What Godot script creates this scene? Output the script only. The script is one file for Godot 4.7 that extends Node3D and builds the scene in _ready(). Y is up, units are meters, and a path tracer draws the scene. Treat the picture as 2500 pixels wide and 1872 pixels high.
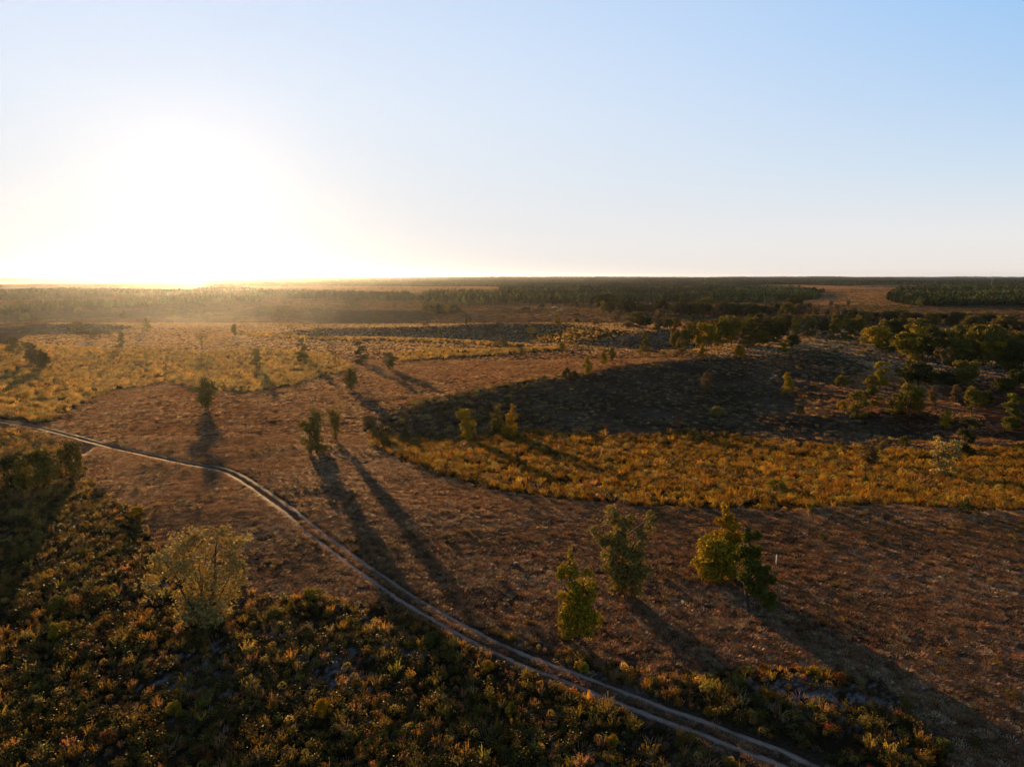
extends Node3D
# A dry, rolling heath at sunset, seen from 30 m up: mown grass, golden herbs, lone oaks, woods and a sandy track. Units are metres, north is -z.

const SUN_AZ := -24.6        # degrees from north, negative to the west
const SUN_EL := 5.8
var rng := RandomNumberGenerator.new()
var names := {}
var nz := FastNoiseLite.new()
var nz2 := FastNoiseLite.new()
var nz3 := FastNoiseLite.new()
var low := []                 # lowland outlines: [points, slope widths, depth (0: varies), box]
var zones := {}
var lines := {}
var radii := PackedFloat32Array()
var turns := PackedFloat32Array()
var heights := PackedFloat32Array()
var mats := {}

func _ready():
	rng.seed = 7
	# ---- camera, sky, sun, exposure
	var cam := Camera3D.new(); cam.name = "camera"; cam.fov = 59.04; cam.near = 0.5; cam.far = 40000.0
	cam.position = Vector3(0, 30, 0); cam.rotation_degrees = Vector3(-9.0, 0, 0); add_child(cam); cam.current = true
	var e := Environment.new()
	e.background_mode = Environment.BG_SKY
	e.sky = Sky.new(); e.sky.sky_material = make_sky()
	e.background_energy_multiplier = 0.27
	e.tonemap_mode = Environment.TONE_MAPPER_LINEAR
	e.tonemap_exposure = 3.7
	e.sdfgi_enabled = true; e.ssao_enabled = true; e.ssil_enabled = true
	e.volumetric_fog_enabled = true          # hazy evening air; fine droplets throw most light forwards, so it glows towards the sun
	e.volumetric_fog_density = 0.000016
	e.volumetric_fog_albedo = Color(0.90, 0.94, 1.0)
	e.volumetric_fog_anisotropy = 0.82
	var we := WorldEnvironment.new(); we.name = "world_environment"; we.environment = e; add_child(we)
	var sun := DirectionalLight3D.new(); sun.name = "sun"
	sun.light_energy = 1.6; sun.light_color = Color(1.0, 0.805, 0.555); sun.light_angular_distance = 0.55; sun.shadow_enabled = true
	sun.rotation_degrees = Vector3(-SUN_EL, 180.0 - SUN_AZ, 0); add_child(sun)

	noises()
	lowland([[-29, -126.3, 16], [-29.9, -132.3, 16], [-27, -150.3, 18], [-23.1, -160.9, 22], [-14.3, -173.7, 27], [-4.9, -184.4, 31], [8.6, -200.4, 36], [23.8, -210.8, 42], [37.9, -227.6, 48], [53.1, -237.5, 50], [69.8, -247.1, 52], [90.1, -252.2, 50], [111.1, -268.8, 45], [126.9, -284.3, 40], [128.5, -298.1, 40], [116.8, -305.5, 35], [99.5, -298.1, 30], [77.7, -284.3, 30], [57.4, -277.9, 30], [40.2, -287.7, 30], [27.3, -299.9, 30], [12.9, -303.6, 30], [-4.1, -309.3, 28], [-19.4, -319.4, 28], [-40, -330, 28], [-61.2, -336.8, 28], [-82.2, -339.1, 26], [-100.6, -339.1, 24], [-116.6, -343.8, 22], [-126.7, -348.6, 22], [-127, -375, 34], [-108.6, -399.2, 36], [-72.4, -399.2, 36], [-49, -405.7, 36], [-33.2, -423, 40], [-7.9, -437.8, 46], [20.8, -430.3, 55], [42.7, -415.9, 60], [57.6, -380.8, 45], [68.3, -364, 40], [89.8, -380.8, 60], [111.2, -409, 60], [145.4, -437.8, 60], [186.5, -475.5, 50], [232.7, -514.7, 45], [281, -548.6, 45], [341.7, -567.3, 45], [404.4, -536.8, 45], [475.1, -525.5, 60], [494.6, -399.2, 60], [191.1, -151.3, 60], [85.2, -81.7, 60], [60.9, -83.5, 62], [50.2, -85.7, 62], [33.7, -84.2, 60], [25.6, -85.3, 58], [17.2, -85.9, 55], [5.2, -89.4, 48], [-3.9, -93.8, 42], [-11.3, -100.6, 34], [-18.2, -108.3, 26], [-25.3, -117.5, 18]], 0.0)
	lowland([[-134, -426.6, 30], [-128.4, -434, 30], [-105.8, -437.8, 30], [-80, -441.7, 30], [-59.7, -471, 30], [-47, -520.1, 30], [-60.5, -608.7, 60], [-89.5, -594.3, 70], [-117.3, -608.7, 70], [-142.9, -608.7, 70], [-177.1, -639.8, 60], [-200.8, -648.1, 40], [-174.2, -525.5, 40]], 10.0)
	lowland([[-327.2, -348.6, 30], [-263.9, -348.6, 30], [-244.5, -351.1, 30], [-221.6, -348.6, 28], [-211, -375, 16], [-227.4, -409, 22], [-272.8, -430.3, 26], [-293.8, -423, 26], [-301.6, -399.2, 26], [-351.6, -375, 26]], 5.0)
	lowland([[-399.4, -426.6, 45], [-336.3, -445.7, 45], [-328.2, -471, 45], [-290.5, -499.3, 45], [-257.5, -514.7, 45], [-187.4, -509.5, 45], [-153.5, -475.5, 40], [-163.8, -554.7, 70], [-226.1, -683.4, 130], [-351.1, -778.9, 130], [-456.3, -722.8, 130], [-487.5, -648.1, 120], [-561.2, -601.4, 120]], 13.0)
	add_zone("golden_herbs", [[-29.2, -130.9], [-25.2, -117.1], [-18.0, -107.5], [-11.2, -99.8], [-3.9, -93.1], [5.2, -89.1], [17.2, -85.7], [25.5, -85.0], [33.6, -84.0], [42.6, -85.4], [50.7, -86.7], [61.5, -84.4], [77.6, -84.7], [113.1, -125.5], [103.7, -133.5], [88.6, -135.6], [79.0, -141.2], [72.2, -145.2], [60.4, -148.0], [50.8, -154.7], [41.9, -156.9], [20.6, -145.9], [4.3, -146.0], [-11.5, -138.5], [-22.9, -132.6]])
	add_zone("slope", [[-29.7, -131.7], [-26.9, -149.5], [-22.9, -160.2], [-14.2, -173.1], [-4.9, -184.2], [8.6, -201.3], [23.9, -211.3], [37.8, -227.1], [52.6, -235.3], [69.2, -244.8], [89.1, -249.4], [109.7, -265.3], [124.8, -279.5], [128.6, -260.8], [126.8, -236.2], [103.5, -208.9], [88.5, -194.9], [86.7, -165.3], [98.2, -151.0], [79.0, -141.2], [72.2, -145.2], [60.4, -148.0], [50.8, -154.7], [41.9, -156.9], [20.6, -145.9], [4.3, -146.0], [-11.5, -138.5], [-22.9, -132.6], [-29.2, -130.9]])
	add_zone("herbs_near", [[-108.3, -133.6], [-101.3, -130.9], [-89.1, -126.4], [-77.4, -114.7], [-68.5, -104.4], [-57.2, -91.3], [-47.3, -82.6], [-41.4, -74.4], [-33.0, -66.9], [-23.7, -61.7], [-19.4, -62.4], [-13.5, -60.4], [-10.2, -59.2], [-7.7, -57.4], [-5.2, -55.3], [-1.5, -52.1], [1.9, -49.6], [5.0, -47.5], [8.5, -45.4], [11.7, -43.4], [15.0, -40.7], [17.1, -38.9], [-35.9, -38.9]])
	add_zone("herbs_east", [[-3.1, -56.7], [2.8, -53.6], [11.3, -50.2], [14.7, -49.7], [19.7, -50.6], [24.3, -50.4], [28.5, -49.3], [29.4, -45.7], [29.2, -42.0], [28.4, -39.0], [19.0, -39.7], [16.9, -42.5], [14.0, -44.5], [10.8, -46.6], [8.0, -48.3], [4.9, -50.2], [1.0, -53.0], [-2.2, -55.4]])
	add_zone("scrub_west", [[-258.5, -293.7], [-228.0, -300.5], [-205.4, -294.2], [-182.4, -283.4], [-156.5, -271.2], [-142.8, -276.5], [-123.6, -263.9], [-113.2, -270.0], [-106.9, -279.3], [-93.0, -278.3], [-73.4, -268.1], [-63.8, -249.7], [-49.8, -214.9], [-54.0, -208.0], [-60.3, -185.6], [-69.6, -171.7], [-90.0, -184.1], [-99.6, -191.4], [-106.6, -177.5], [-102.2, -156.6], [-95.9, -136.5], [-109.5, -141.9], [-139.6, -156.5]])
	add_zone("scrub_patch", [[-40.0, -238.8], [-35.7, -243.9], [-23.1, -253.0], [-4.7, -260.2], [20.4, -277.9], [21.0, -285.8], [-8.5, -279.7], [-34.0, -280.1], [-43.5, -270.0], [-44.1, -254.2]])
	add_zone("scrub_crest", [[-154.4, -369.7], [-127.1, -355.8], [-99.3, -334.4], [-60.2, -330.9], [-29.4, -322.8], [-1.8, -304.2], [8.9, -291.9], [-1.7, -285.5], [-18.3, -301.5], [-57.5, -316.3], [-94.9, -319.7], [-122.6, -331.9]])
	add_zone("scrub_hollow", [[9.8, -405.8], [37.4, -412.4], [51.9, -390.5], [64.5, -367.3], [55.0, -363.0], [33.1, -363.7], [15.8, -372.9]])
	add_zone("turf_near", [[-75, -125], [75, -125], [60, -42], [20, -36], [-20, -36], [-60, -42]])
	add_zone("turf_mid", [[-150, -240], [140, -250], [100, -120], [-95, -120]])
	add_zone("turf_far", [[-300, -440], [320, -440], [190, -200], [-170, -200]])
	add_zone("heath", [[-300, -200], [-1300, -1100], [-1300, -1500], [1500, -1500], [1500, -1200], [320, -200]])
	add_line("main", [[-123.4, -146.1], [-107.0, -138.5], [-92.1, -130.9], [-71.4, -117.4], [-53.1, -106.6], [-46.2, -103.2], [-40.6, -98.0], [-31.3, -86.9], [-23.6, -77.2], [-17.4, -69.8], [-12.4, -64.1], [-9.8, -61.2], [-5.4, -57.0], [-1.5, -53.6], [2.0, -51.0], [5.2, -49.0], [8.7, -46.6], [12.0, -44.5], [13.7, -43.5], [16.6, -41.6], [17.9, -40.8], [19.8, -39.2]])
	add_line("far", [[118.4, -355.4], [127.5, -356.6], [141.6, -356.6], [130.4, -296.3], [140.0, -296.0], [143.8, -275.8], [148.2, -261.4], [154.6, -253.8], [159.2, -241.6], [161.5, -231.3], [163.3, -222.5], [164.7, -208.4]])
	add_line("white_sand", [[300.2, -443.6], [297.5, -424.2], [287.9, -404.0], [292.2, -395.7], [302.1, -393.0], [320.2, -391.9]])
	add_line("plain_road", [[293.6, -659.5], [307.1, -614.7], [334.1, -593.4], [359.6, -619.1], [387.1, -649.8], [404.8, -640.6]])
	add_line("plain_road_loop", [[350.4, -609.5], [341.2, -581.1], [338.9, -562.5], [358.9, -551.4]])
	add_line("pale_road", [[26.9, -638.0], [38.3, -669.5], [47.3, -644.3], [42.4, -606.7], [35.1, -571.0], [29.8, -526.3]])
	for k in lines:
		var b := Rect2(lines[k].get_point_position(0), Vector2.ZERO)
		for i in lines[k].point_count: b = b.expand(lines[k].get_point_position(i))
		lines_box[k] = b.grow(5.0)
	add_zone("field_west", [[-1049, -1128], [-906, -1209], [-906, -1412], [-738, -1337], [-594, -1270], [-856, -1959], [-1885, -3941], [-3487, -4665], [-4324, -4665]])
	add_zone("field_middle", [[-657, -1590], [-361, -1337], [-190, -1270], [-18, -1181], [-16, -1755], [-31, -2038], [-597, -2217], [-793, -2038]])
	add_zone("field_clearing", [[-27, -1819], [54, -1819], [70, -1959], [-31, -2038]])
	add_zone("field_east", [[575, -1959], [547, -1755], [636, -1496], [579, -1270], [441, -973], [381, -857], [291, -768], [372, -679], [437, -766], [489, -890], [602, -1103], [734, -1303], [965, -1697], [1035, -2217], [993, -2552]])
	add_zone("field_green", [[1047, -4272], [1296, -3941], [1689, -5137], [1259, -5137]])
	add_zone("plantation_west", [[-477, -565], [-458, -608], [-449, -653], [-443, -694], [-405, -731], [-363, -764], [-289, -787], [-358, -977], [-460, -832], [-475, -718], [-490, -651], [-525, -623]])
	add_zone("forest_west", [[-647, -743], [-593, -789], [-598, -906], [-560, -1015], [-403, -974], [-242, -856], [-120, -798], [-109, -863], [-156, -1037], [-333, -1181], [-525, -1270], [-758, -1374], [-932, -1453], [-929, -1239], [-1003, -1154]])
	add_zone("pines_middle", [[-95, -739], [-55, -703], [-13, -732], [31, -731], [67, -742], [95, -755], [84, -938], [-21, -1154], [-148, -1303], [-140, -1060]])
	add_zone("forest_middle", [[-16, -1057], [41, -977], [103, -858], [171, -814], [228, -792], [281, -974], [268, -1209], [238, -1590], [-32, -1755]])
	add_zone("plantation_east", [[231, -792], [298, -787], [393, -885], [479, -1057], [601, -1412], [526, -1541], [373, -1270]])
	add_zone("forest_east", [[473, -861], [400, -679], [460, -665], [564, -646], [1474, -1697], [1349, -1959], [952, -1590], [682, -1209]])
	add_zone("forest_ridge", [[411, -2217], [622, -2038], [1238, -2687], [1327, -2217], [1701, -1959], [4761, -5137], [3869, -8630], [952, -5137]])
	add_zone("scrub_far", [[-23, -758], [95, -755], [222, -737], [358, -744], [355, -648], [258, -529], [201, -512], [127, -539], [77, -559], [82, -651]])
	materials()
	build_ground()
	build_tracks()
	ground_cover()
	prototypes()
	plant("lobed", "pale", -27.7, -56.9, 9.26, 9.26, "large open many-stemmed tree with pale leaves amid the herbs beside the mown ground", "", "oak_tree", "tree", make_tree("lobed", 8500, 0.021, -12, [[-0.209, 0.805, -0.019, 0.17, 0.129], [-0.245, 0.72, 0.179, 0.143, 0.119], [-0.359, 0.516, 0.175, 0.116, 0.09], [-0.038, 0.771, -0.078, 0.116, 0.149], [-0.108, 0.591, 0.052, 0.152, 0.139], [0.114, 0.871, -0.176, 0.107, 0.11], [0.255, 0.766, -0.16, 0.134, 0.1], [0.341, 0.813, -0.166, 0.089, 0.07], [0.243, 0.601, -0.046, 0.152, 0.119], [0.062, 0.469, -0.054, 0.125, 0.129], [0.287, 0.458, -0.14, 0.107, 0.07], [-0.072, 0.324, 0.035, 0.152, 0.129], [0.162, 0.323, -0.031, 0.134, 0.129], [-0.079, 0.201, 0.111, 0.116, 0.11], [0.131, 0.151, -0.004, 0.107, 0.11], [-0.014, 0.108, -0.029, 0.125, 0.119], [-0.007, 0.089, 0.003, 0.152, 0.139], [-0.052, 0.194, 0.002, 0.17, 0.139], [0.063, 0.202, -0.007, 0.152, 0.139]]), 0.0)
	plant("lobed", "yellow", 5.8, -54.5, 8.38, 8.38, "yellow-green tree of two leafy tiers, alone just above the sandy track", "", "oak_tree", "tree", make_tree("lobed", 9500, 0.021, 8, [[-0.118, 0.893, -0.012, 0.047, 0.12], [-0.101, 0.766, -0.011, 0.114, 0.076], [-0.174, 0.713, -0.042, 0.076, 0.049], [0.052, 0.75, 0.03, 0.085, 0.049], [-0.029, 0.62, -0.003, 0.123, 0.076], [-0.111, 0.489, -0.036, 0.095, 0.066], [0.094, 0.565, 0.034, 0.104, 0.098], [-0.059, 0.415, -0.006, 0.152, 0.109], [0.115, 0.399, 0.036, 0.114, 0.109], [-0.124, 0.279, -0.037, 0.104, 0.109], [0.055, 0.259, 0.006, 0.152, 0.12], [-0.069, 0.133, -0.031, 0.123, 0.098], [0.082, 0.136, 0.033, 0.095, 0.087], [-0.089, 0.038, -0.045, 0.095, 0.055]]), 0.0)
	plant("lobed", "grey", 11.8, -62.0, 8.90, 8.90, "tall grey-green tree with two domed tops on the brown mown ground", "", "oak_tree", "tree", make_tree("lobed", 12000, 0.019, 8, [[-0.19, 0.908, -0.082, 0.121, 0.09], [-0.088, 0.865, -0.017, 0.121, 0.09], [-0.366, 0.708, -0.115, 0.091, 0.095], [0.148, 0.907, 0.062, 0.101, 0.078], [0.104, 0.782, 0.054, 0.111, 0.112], [-0.154, 0.68, -0.029, 0.151, 0.134], [-0.28, 0.548, -0.088, 0.151, 0.101], [0.0, 0.565, 0.0, 0.151, 0.146], [-0.194, 0.404, -0.06, 0.151, 0.123], [0.062, 0.391, 0.035, 0.141, 0.123], [-0.066, 0.29, -0.013, 0.171, 0.134], [-0.28, 0.298, -0.088, 0.08, 0.09], [-0.15, 0.154, -0.051, 0.121, 0.112], [0.04, 0.191, 0.03, 0.121, 0.123], [-0.192, 0.073, -0.071, 0.091, 0.078]]), 0.0)
	plant("lobed", "yellow", 21.6, -65.4, 5.15, 5.15, "dense yellow-green dome-shaped tree beside the leaning dark one", "", "oak_tree", "tree", make_tree("lobed", 8000, 0.036, 8, [[-0.132, 0.777, -0.043, 0.292, 0.18], [-0.274, 0.563, -0.132, 0.237, 0.24], [0.011, 0.66, 0.045, 0.237, 0.22], [-0.178, 0.375, -0.059, 0.347, 0.26], [0.065, 0.366, 0.062, 0.201, 0.24], [-0.297, 0.268, -0.139, 0.164, 0.18], [-0.077, 0.152, -0.026, 0.274, 0.16]]), 0.0)
	plant("lobed", "gold", 22.9, -66.9, 7.71, 7.71, "slender golden tree rising behind the dense yellow-green dome", "", "oak_tree", "tree", make_tree("lobed", 5000, 0.025, 8, [[-0.1, 0.909, -0.034, 0.062, 0.109], [-0.068, 0.788, -0.023, 0.1, 0.081], [-0.121, 0.697, -0.041, 0.087, 0.081], [0.0, 0.679, 0.0, 0.1, 0.081], [-0.089, 0.576, -0.031, 0.137, 0.095], [0.0, 0.497, 0.0, 0.137, 0.109], [-0.079, 0.424, -0.027, 0.149, 0.109], [0.026, 0.333, 0.009, 0.125, 0.122], [-0.053, 0.182, -0.018, 0.125, 0.136]]), 0.0)
	plant("lobed", "green", 22.2, -59.3, 8.75, 8.75, "dark green leaning tree on a bare leg, east of the yellow dome", "", "oak_tree", "tree", make_tree("lobed", 9000, 0.021, 8, [[-0.033, 0.937, -0.012, 0.044, 0.076], [-0.025, 0.849, -0.009, 0.078, 0.076], [-0.049, 0.741, -0.018, 0.098, 0.066], [-0.144, 0.686, -0.091, 0.078, 0.049], [0.021, 0.712, 0.008, 0.069, 0.066], [-0.016, 0.624, -0.006, 0.098, 0.076], [-0.115, 0.584, -0.068, 0.069, 0.044], [0.025, 0.517, 0.009, 0.108, 0.087], [0.107, 0.558, 0.064, 0.078, 0.066], [-0.008, 0.41, -0.003, 0.118, 0.087], [0.123, 0.411, 0.071, 0.088, 0.087], [0.074, 0.302, 0.028, 0.118, 0.098], [0.148, 0.226, 0.08, 0.098, 0.098], [0.164, 0.119, 0.086, 0.078, 0.076]]), 0.0)
	plant("lobed", "grey", -33.3, -112.2, 7.50, 7.50, "feathery pale tree on a leafy foot, western one of the pair on the mown spur", "", "oak_tree", "tree", make_tree("lobed", 3600, 0.034, 8, [[-0.027, 0.923, 0.008, 0.146, 0.129], [0.045, 0.769, -0.013, 0.167, 0.151], [-0.269, 0.714, 0.01, 0.125, 0.086], [-0.358, 0.685, 0.037, 0.094, 0.065], [-0.134, 0.606, 0.04, 0.167, 0.129], [0.063, 0.538, -0.019, 0.125, 0.151], [-0.045, 0.404, 0.013, 0.146, 0.151], [-0.116, 0.25, 0.034, 0.188, 0.151], [0.107, 0.221, -0.032, 0.146, 0.151], [-0.152, 0.106, 0.045, 0.104, 0.086], [0.018, 0.106, -0.005, 0.146, 0.108]]), 0.0)
	plant("lobed", "yellow", -9.2, -134.1, 7.89, 7.89, "tree with a flat-topped tuft above a lower crown at the golden field's edge", "", "oak_tree", "tree", make_tree("lobed", 2000, 0.036, 8, [[-0.053, 0.848, 0.004, 0.189, 0.097], [-0.158, 0.75, 0.011, 0.118, 0.097], [0.032, 0.728, -0.002, 0.118, 0.073], [-0.032, 0.609, 0.002, 0.095, 0.097], [0.063, 0.522, -0.004, 0.189, 0.097], [-0.011, 0.391, 0.001, 0.165, 0.122], [0.116, 0.38, -0.008, 0.118, 0.122], [-0.032, 0.207, 0.002, 0.165, 0.122], [0.074, 0.207, -0.005, 0.118, 0.122]]), 0.0)
	plant("lobed", "olive", -3.4, -142.4, 7.08, 7.08, "green spire-topped tree touching the golden one beside the golden field", "", "oak_tree", "tree", make_tree("lobed", 1800, 0.038, 8, [[0.0, 0.885, -0.0, 0.112, 0.144], [-0.037, 0.679, 0.001, 0.14, 0.144], [0.062, 0.654, -0.002, 0.112, 0.144], [-0.012, 0.474, 0.0, 0.168, 0.144], [0.087, 0.423, -0.002, 0.14, 0.144], [-0.037, 0.244, 0.001, 0.168, 0.172], [0.112, 0.192, -0.003, 0.168, 0.172]]), 0.0)
	plant("lobed", "gold", -0.6, -141.2, 7.20, 7.20, "bright golden tree beside the green spire at the golden field's edge", "", "oak_tree", "tree", make_tree("lobed", 1800, 0.038, 8, [[0.122, 0.9, -0.001, 0.095, 0.14], [0.109, 0.725, -0.0, 0.123, 0.126], [0.0, 0.575, -0.0, 0.163, 0.112], [0.182, 0.588, -0.001, 0.109, 0.084], [0.036, 0.425, -0.0, 0.163, 0.126], [-0.061, 0.25, 0.0, 0.163, 0.14], [0.109, 0.2, -0.0, 0.177, 0.168], [-0.036, 0.1, 0.0, 0.163, 0.112]]), 0.0)
	plant("lobed", "pale", 74.4, -112.8, 7.72, 7.72, "broad-topped pale tree on a leafy leg in the eastern golden field", "", "oak_tree", "tree", make_tree("lobed", 2600, 0.03, 8, [[-0.163, 0.804, -0.185, 0.143, 0.106], [-0.031, 0.726, -0.02, 0.184, 0.127], [0.137, 0.774, 0.091, 0.164, 0.127], [-0.107, 0.557, -0.071, 0.184, 0.127], [0.084, 0.519, 0.055, 0.184, 0.148], [-0.122, 0.349, -0.081, 0.143, 0.127], [0.061, 0.302, 0.04, 0.205, 0.169], [-0.061, 0.16, -0.04, 0.164, 0.148], [0.107, 0.113, 0.071, 0.143, 0.127]]), 0.0)
	plant("lobed", "tan", 67.2, -123.4, 6.36, 6.36, "bent tan tree with a hooked top in the eastern golden field", "", "oak_tree", "tree", make_tree("lobed", 1700, 0.036, 8, [[0.192, 0.888, 0.104, 0.109, 0.098], [0.085, 0.738, 0.046, 0.136, 0.126], [0.0, 0.562, 0.0, 0.163, 0.126], [0.064, 0.413, 0.035, 0.163, 0.126], [-0.064, 0.288, -0.035, 0.163, 0.14], [0.064, 0.212, 0.035, 0.19, 0.168], [-0.043, 0.112, -0.023, 0.163, 0.112]]), 0.0)
	plant("bush", "green", -42.7, -59.4, 1.67, 1.94, "bright green bush in the brown herbs west of the open pale tree", "", "shrub", "shrub")
	plant("bush", "yellow", -39.8, -55.2, 1.74, 1.74, "yellow-green bush just below the bright green one in the herbs", "", "shrub", "shrub")
	plant("bush", "tan", -41.3, -61.9, 0.95, 1.26, "pale round feathery shrub between the bright green bush and the open pale tree", "", "shrub", "shrub")
	plant("bush", "tan", -44.2, -62.8, 0.61, 0.94, "small pale round shrub above the bright green bush", "", "shrub", "shrub")
	plant("bush", "gold", -27.3, -64.3, 0.90, 1.13, "golden dome shrub touching the open pale tree's eastern side", "", "shrub", "shrub")
	plant("bush", "yellow", -20.8, -59.4, 1.28, 0.73, "upright yellow shrub on pale sand east of the open tree", "", "shrub", "shrub")
	plant("bush", "yellow", -19.5, -62.0, 1.15, 2.10, "low wide yellow-green shrub at the herbs' upper border", "", "shrub", "shrub")
	plant("bush", "olive", -22.0, -58.4, 1.01, 1.75, "flat-topped olive shrub beside a patch of pale sand", "", "shrub", "shrub")
	plant("bush", "tan", -18.0, -54.8, 1.38, 1.50, "tan round shrub amid the herbs below the flat-topped olive one", "", "shrub", "shrub")
	plant("bush", "olive", -19.8, -52.3, 0.71, 1.87, "spreading olive shrub below the pale sand patch", "", "shrub", "shrub")
	plant("bush", "tan", -19.9, -50.3, 0.92, 0.90, "pale dome shrub in dark herbs south of the spreading olive one", "", "shrub", "shrub")
	plant("bush", "gold", -25.6, -47.1, 0.79, 0.79, "golden dome shrub in the long dark shadow of the open tree", "", "shrub", "shrub")
	plant("bush", "tan", -19.9, -47.1, 0.88, 0.92, "tan shrub east of the long dark shadow", "", "shrub", "shrub")
	plant("bush", "rust", -27.9, -42.3, 1.00, 1.19, "rust-red bush low in the western herbs", "", "shrub", "shrub")
	plant("bush", "rust", -34.4, -44.1, 0.88, 1.05, "small red bush in the herbs near the western edge", "", "shrub", "shrub")
	plant("bush", "olive", -31.4, -45.2, 0.97, 0.95, "pale olive bush between the two red ones", "", "shrub", "shrub")
	plant("bush", "yellow", -24.7, -44.9, 1.19, 1.38, "yellow bush close to the bottom of the long dark shadow", "", "shrub", "shrub")
	plant("bush", "gold", -13.7, -44.8, 1.79, 1.25, "tall tawny tussock-like shrub south of the track's bend", "", "shrub", "shrub")
	plant("bush", "gold", 22.3, -45.8, 0.64, 0.70, "golden dome shrub in the dark herbs east of the track", "", "shrub", "shrub")
	plant("bush", "yellow", 27.6, -44.4, 0.62, 0.81, "yellow dome shrub on the shaded ground far east of the track", "", "shrub", "shrub")
	plant("bush", "green", 29.3, -41.5, 1.05, 1.17, "green shrub at the eastern end of the herb strip", "", "shrub", "shrub")
	plant("bush", "gold", 23.9, -49.6, 0.83, 1.51, "golden low shrub on the upper border of the eastern herb strip", "", "shrub", "shrub")
	plant("bush", "rust", 25.6, -48.7, 1.11, 1.15, "orange-brown shrub in the eastern herb strip below its upper border", "", "shrub", "shrub")
	plant("bush", "rust", 20.3, -50.4, 0.69, 0.70, "small orange shrub at the western end of the eastern herb strip", "", "shrub", "shrub")
	plant("bush", "green", -7.2, -53.8, 1.13, 1.33, "green shrub between herbs and the track's lower verge", "", "shrub", "shrub")
	plant("bush", "gold", -2.0, -50.3, 1.17, 1.11, "golden upright shrub close to the track's lower verge", "", "shrub", "shrub")
	plant("bush", "green", 0.0, -44.6, 1.45, 1.06, "dark green upright shrub far below the track", "", "shrub", "shrub")
	plant("bush", "tan", -5.2, -40.2, 0.89, 0.80, "pale round shrub near the bottom of the scene below the track", "", "shrub", "shrub")
	plant("bush", "gold", 7.0, -42.0, 0.98, 1.00, "orange-gold shrub standing alone below the lower track", "", "shrub", "shrub")
	plant("bush", "yellow", 5.7, -50.4, 0.86, 1.04, "yellow-green shrub on the track's upper verge", "", "shrub", "shrub")
	plant("bush", "gold", -47.6, -81.9, 1.63, 2.18, "golden bush on the pointed corner of the western herbs", "", "shrub", "shrub")
	plant("bush", "tan", -57.7, -91.0, 1.19, 2.17, "tan bush along the western herbs' upper border", "", "shrub", "shrub")
	plant("vase", "grey", -32.7, -122.0, 7.62, 4.46, "broom-shaped tree of upright stems, eastern one of the pair on the mown spur")
	plant("column", "green", -70.8, -153.6, 7.69, 6.76, "narrow leafy tree casting a long straight shadow over the track")
	plant("column", "olive", -42.6, -176.7, 6.37, 5.48, "plump yellow-green tree on the slope below the two trees with crossing shadows")
	plant("column", "green", -39.7, -218.5, 6.19, 5.95, "round-shouldered tree at the lower border of the scrub strip")
	plant("stacked", "dark", -52.9, -235.7, 7.53, 7.62, "irregular green tree at the scrub's edge whose shadow crosses a neighbour's")
	plant("stacked", "green", -76.5, -245.4, 7.22, 6.79, "thin crooked tree with a bent shadow in the middle of the western scrub")
	plant("stacked", "green", -83.4, -219.3, 6.75, 6.08, "tree of two separate tufts over a broad dark shadow in the western scrub")
	plant("column", "green", -142.8, -347.9, 6.76, 4.39, "small slim tree on the ridge with a short shadow on bare turf")
	plant("sparse", "grey", -126.8, -275.7, 9.42, 11.86, "tall hazy narrow tree under the sun on the ridge", "", "oak_tree")
	plant("sparse", "tan", -55.5, -212.7, 6.29, 5.41, "nearly bare grey sapling between the scrub and the plump tree", "", "oak_tree")
	plant("stacked", "green", -191.4, -258.4, 6.94, 8.33, "dark tree at the western end of the scrub, bare turf behind it")
	plant("column", "dark", -154.2, -220.4, 7.04, 6.81, "eastern stem of the dark twin trees in the western scrub")
	plant("column", "dark", -166.0, -232.8, 7.42, 6.33, "western stem of the dark twin trees in the western scrub")
	plant("bush", "green", -204.2, -282.9, 3.45, 5.43, "low dark tree behind the twin trees in the western scrub")
	plant("umbrella", "tan", -201.0, -329.0, 5.00, 11.24, "small spreading umbrella-shaped oak on the western ridge")
	plant("stacked", "tan", -258.7, -403.1, 7.34, 15.72, "feathery reddish tree behind the umbrella-shaped oak")
	plant("stacked", "green", -164.3, -284.0, 6.58, 4.25, "thin curved tree with a hooked shadow near the umbrella-shaped oak")
	plant("stacked", "grey", -200.3, -371.5, 7.66, 7.66, "hazy tree on the crest with a wide smoky shadow")
	plant("bush", "grey", -431.3, -601.1, 7.99, 10.50, "pale round tree on the dim slope beyond the western ridge")
	plant("bush", "olive", -68.9, -94.9, 6.63, 6.14, "large dark bushy tree in the herbs below the western bend of the track")
	plant("bush", "dark", -72.8, -96.0, 5.33, 4.82, "dark thicket tree at the picture's western edge below the track")
	plant("bush", "olive", -67.1, -99.4, 6.41, 4.06, "rounder bushy tree east of the large dark one below the track")
	plant("stacked", "tan", 59.0, -202.5, 5.79, 5.65, "tan tree with a mop head halfway down the shaded slope")
	plant("stacked", "yellow", 83.3, -201.6, 6.26, 6.00, "yellow-green tree of two tufts at the foot of the shaded slope")
	plant("bush", "olive", 91.9, -235.5, 1.88, 1.51, "tiny lone shrub high on the shaded slope", "", "shrub", "shrub")
	plant("bush", "dark", 16.5, -201.7, 3.99, 3.38, "dark bush, western lobe of the pair on the rim of the spur", "", "shrub", "shrub")
	plant("bush", "dark", 18.9, -203.4, 3.02, 2.62, "dark bush, lower eastern lobe of the pair on the rim of the spur", "", "shrub", "shrub")
	plant("column", "yellow", 23.4, -207.1, 7.16, 3.92, "tall yellow-lit tree on the rim next to the dark bushes")
	plant("column", "yellow", 31.5, -230.9, 6.24, 3.35, "western tree of the twin pair standing on the spur's top")
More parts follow.
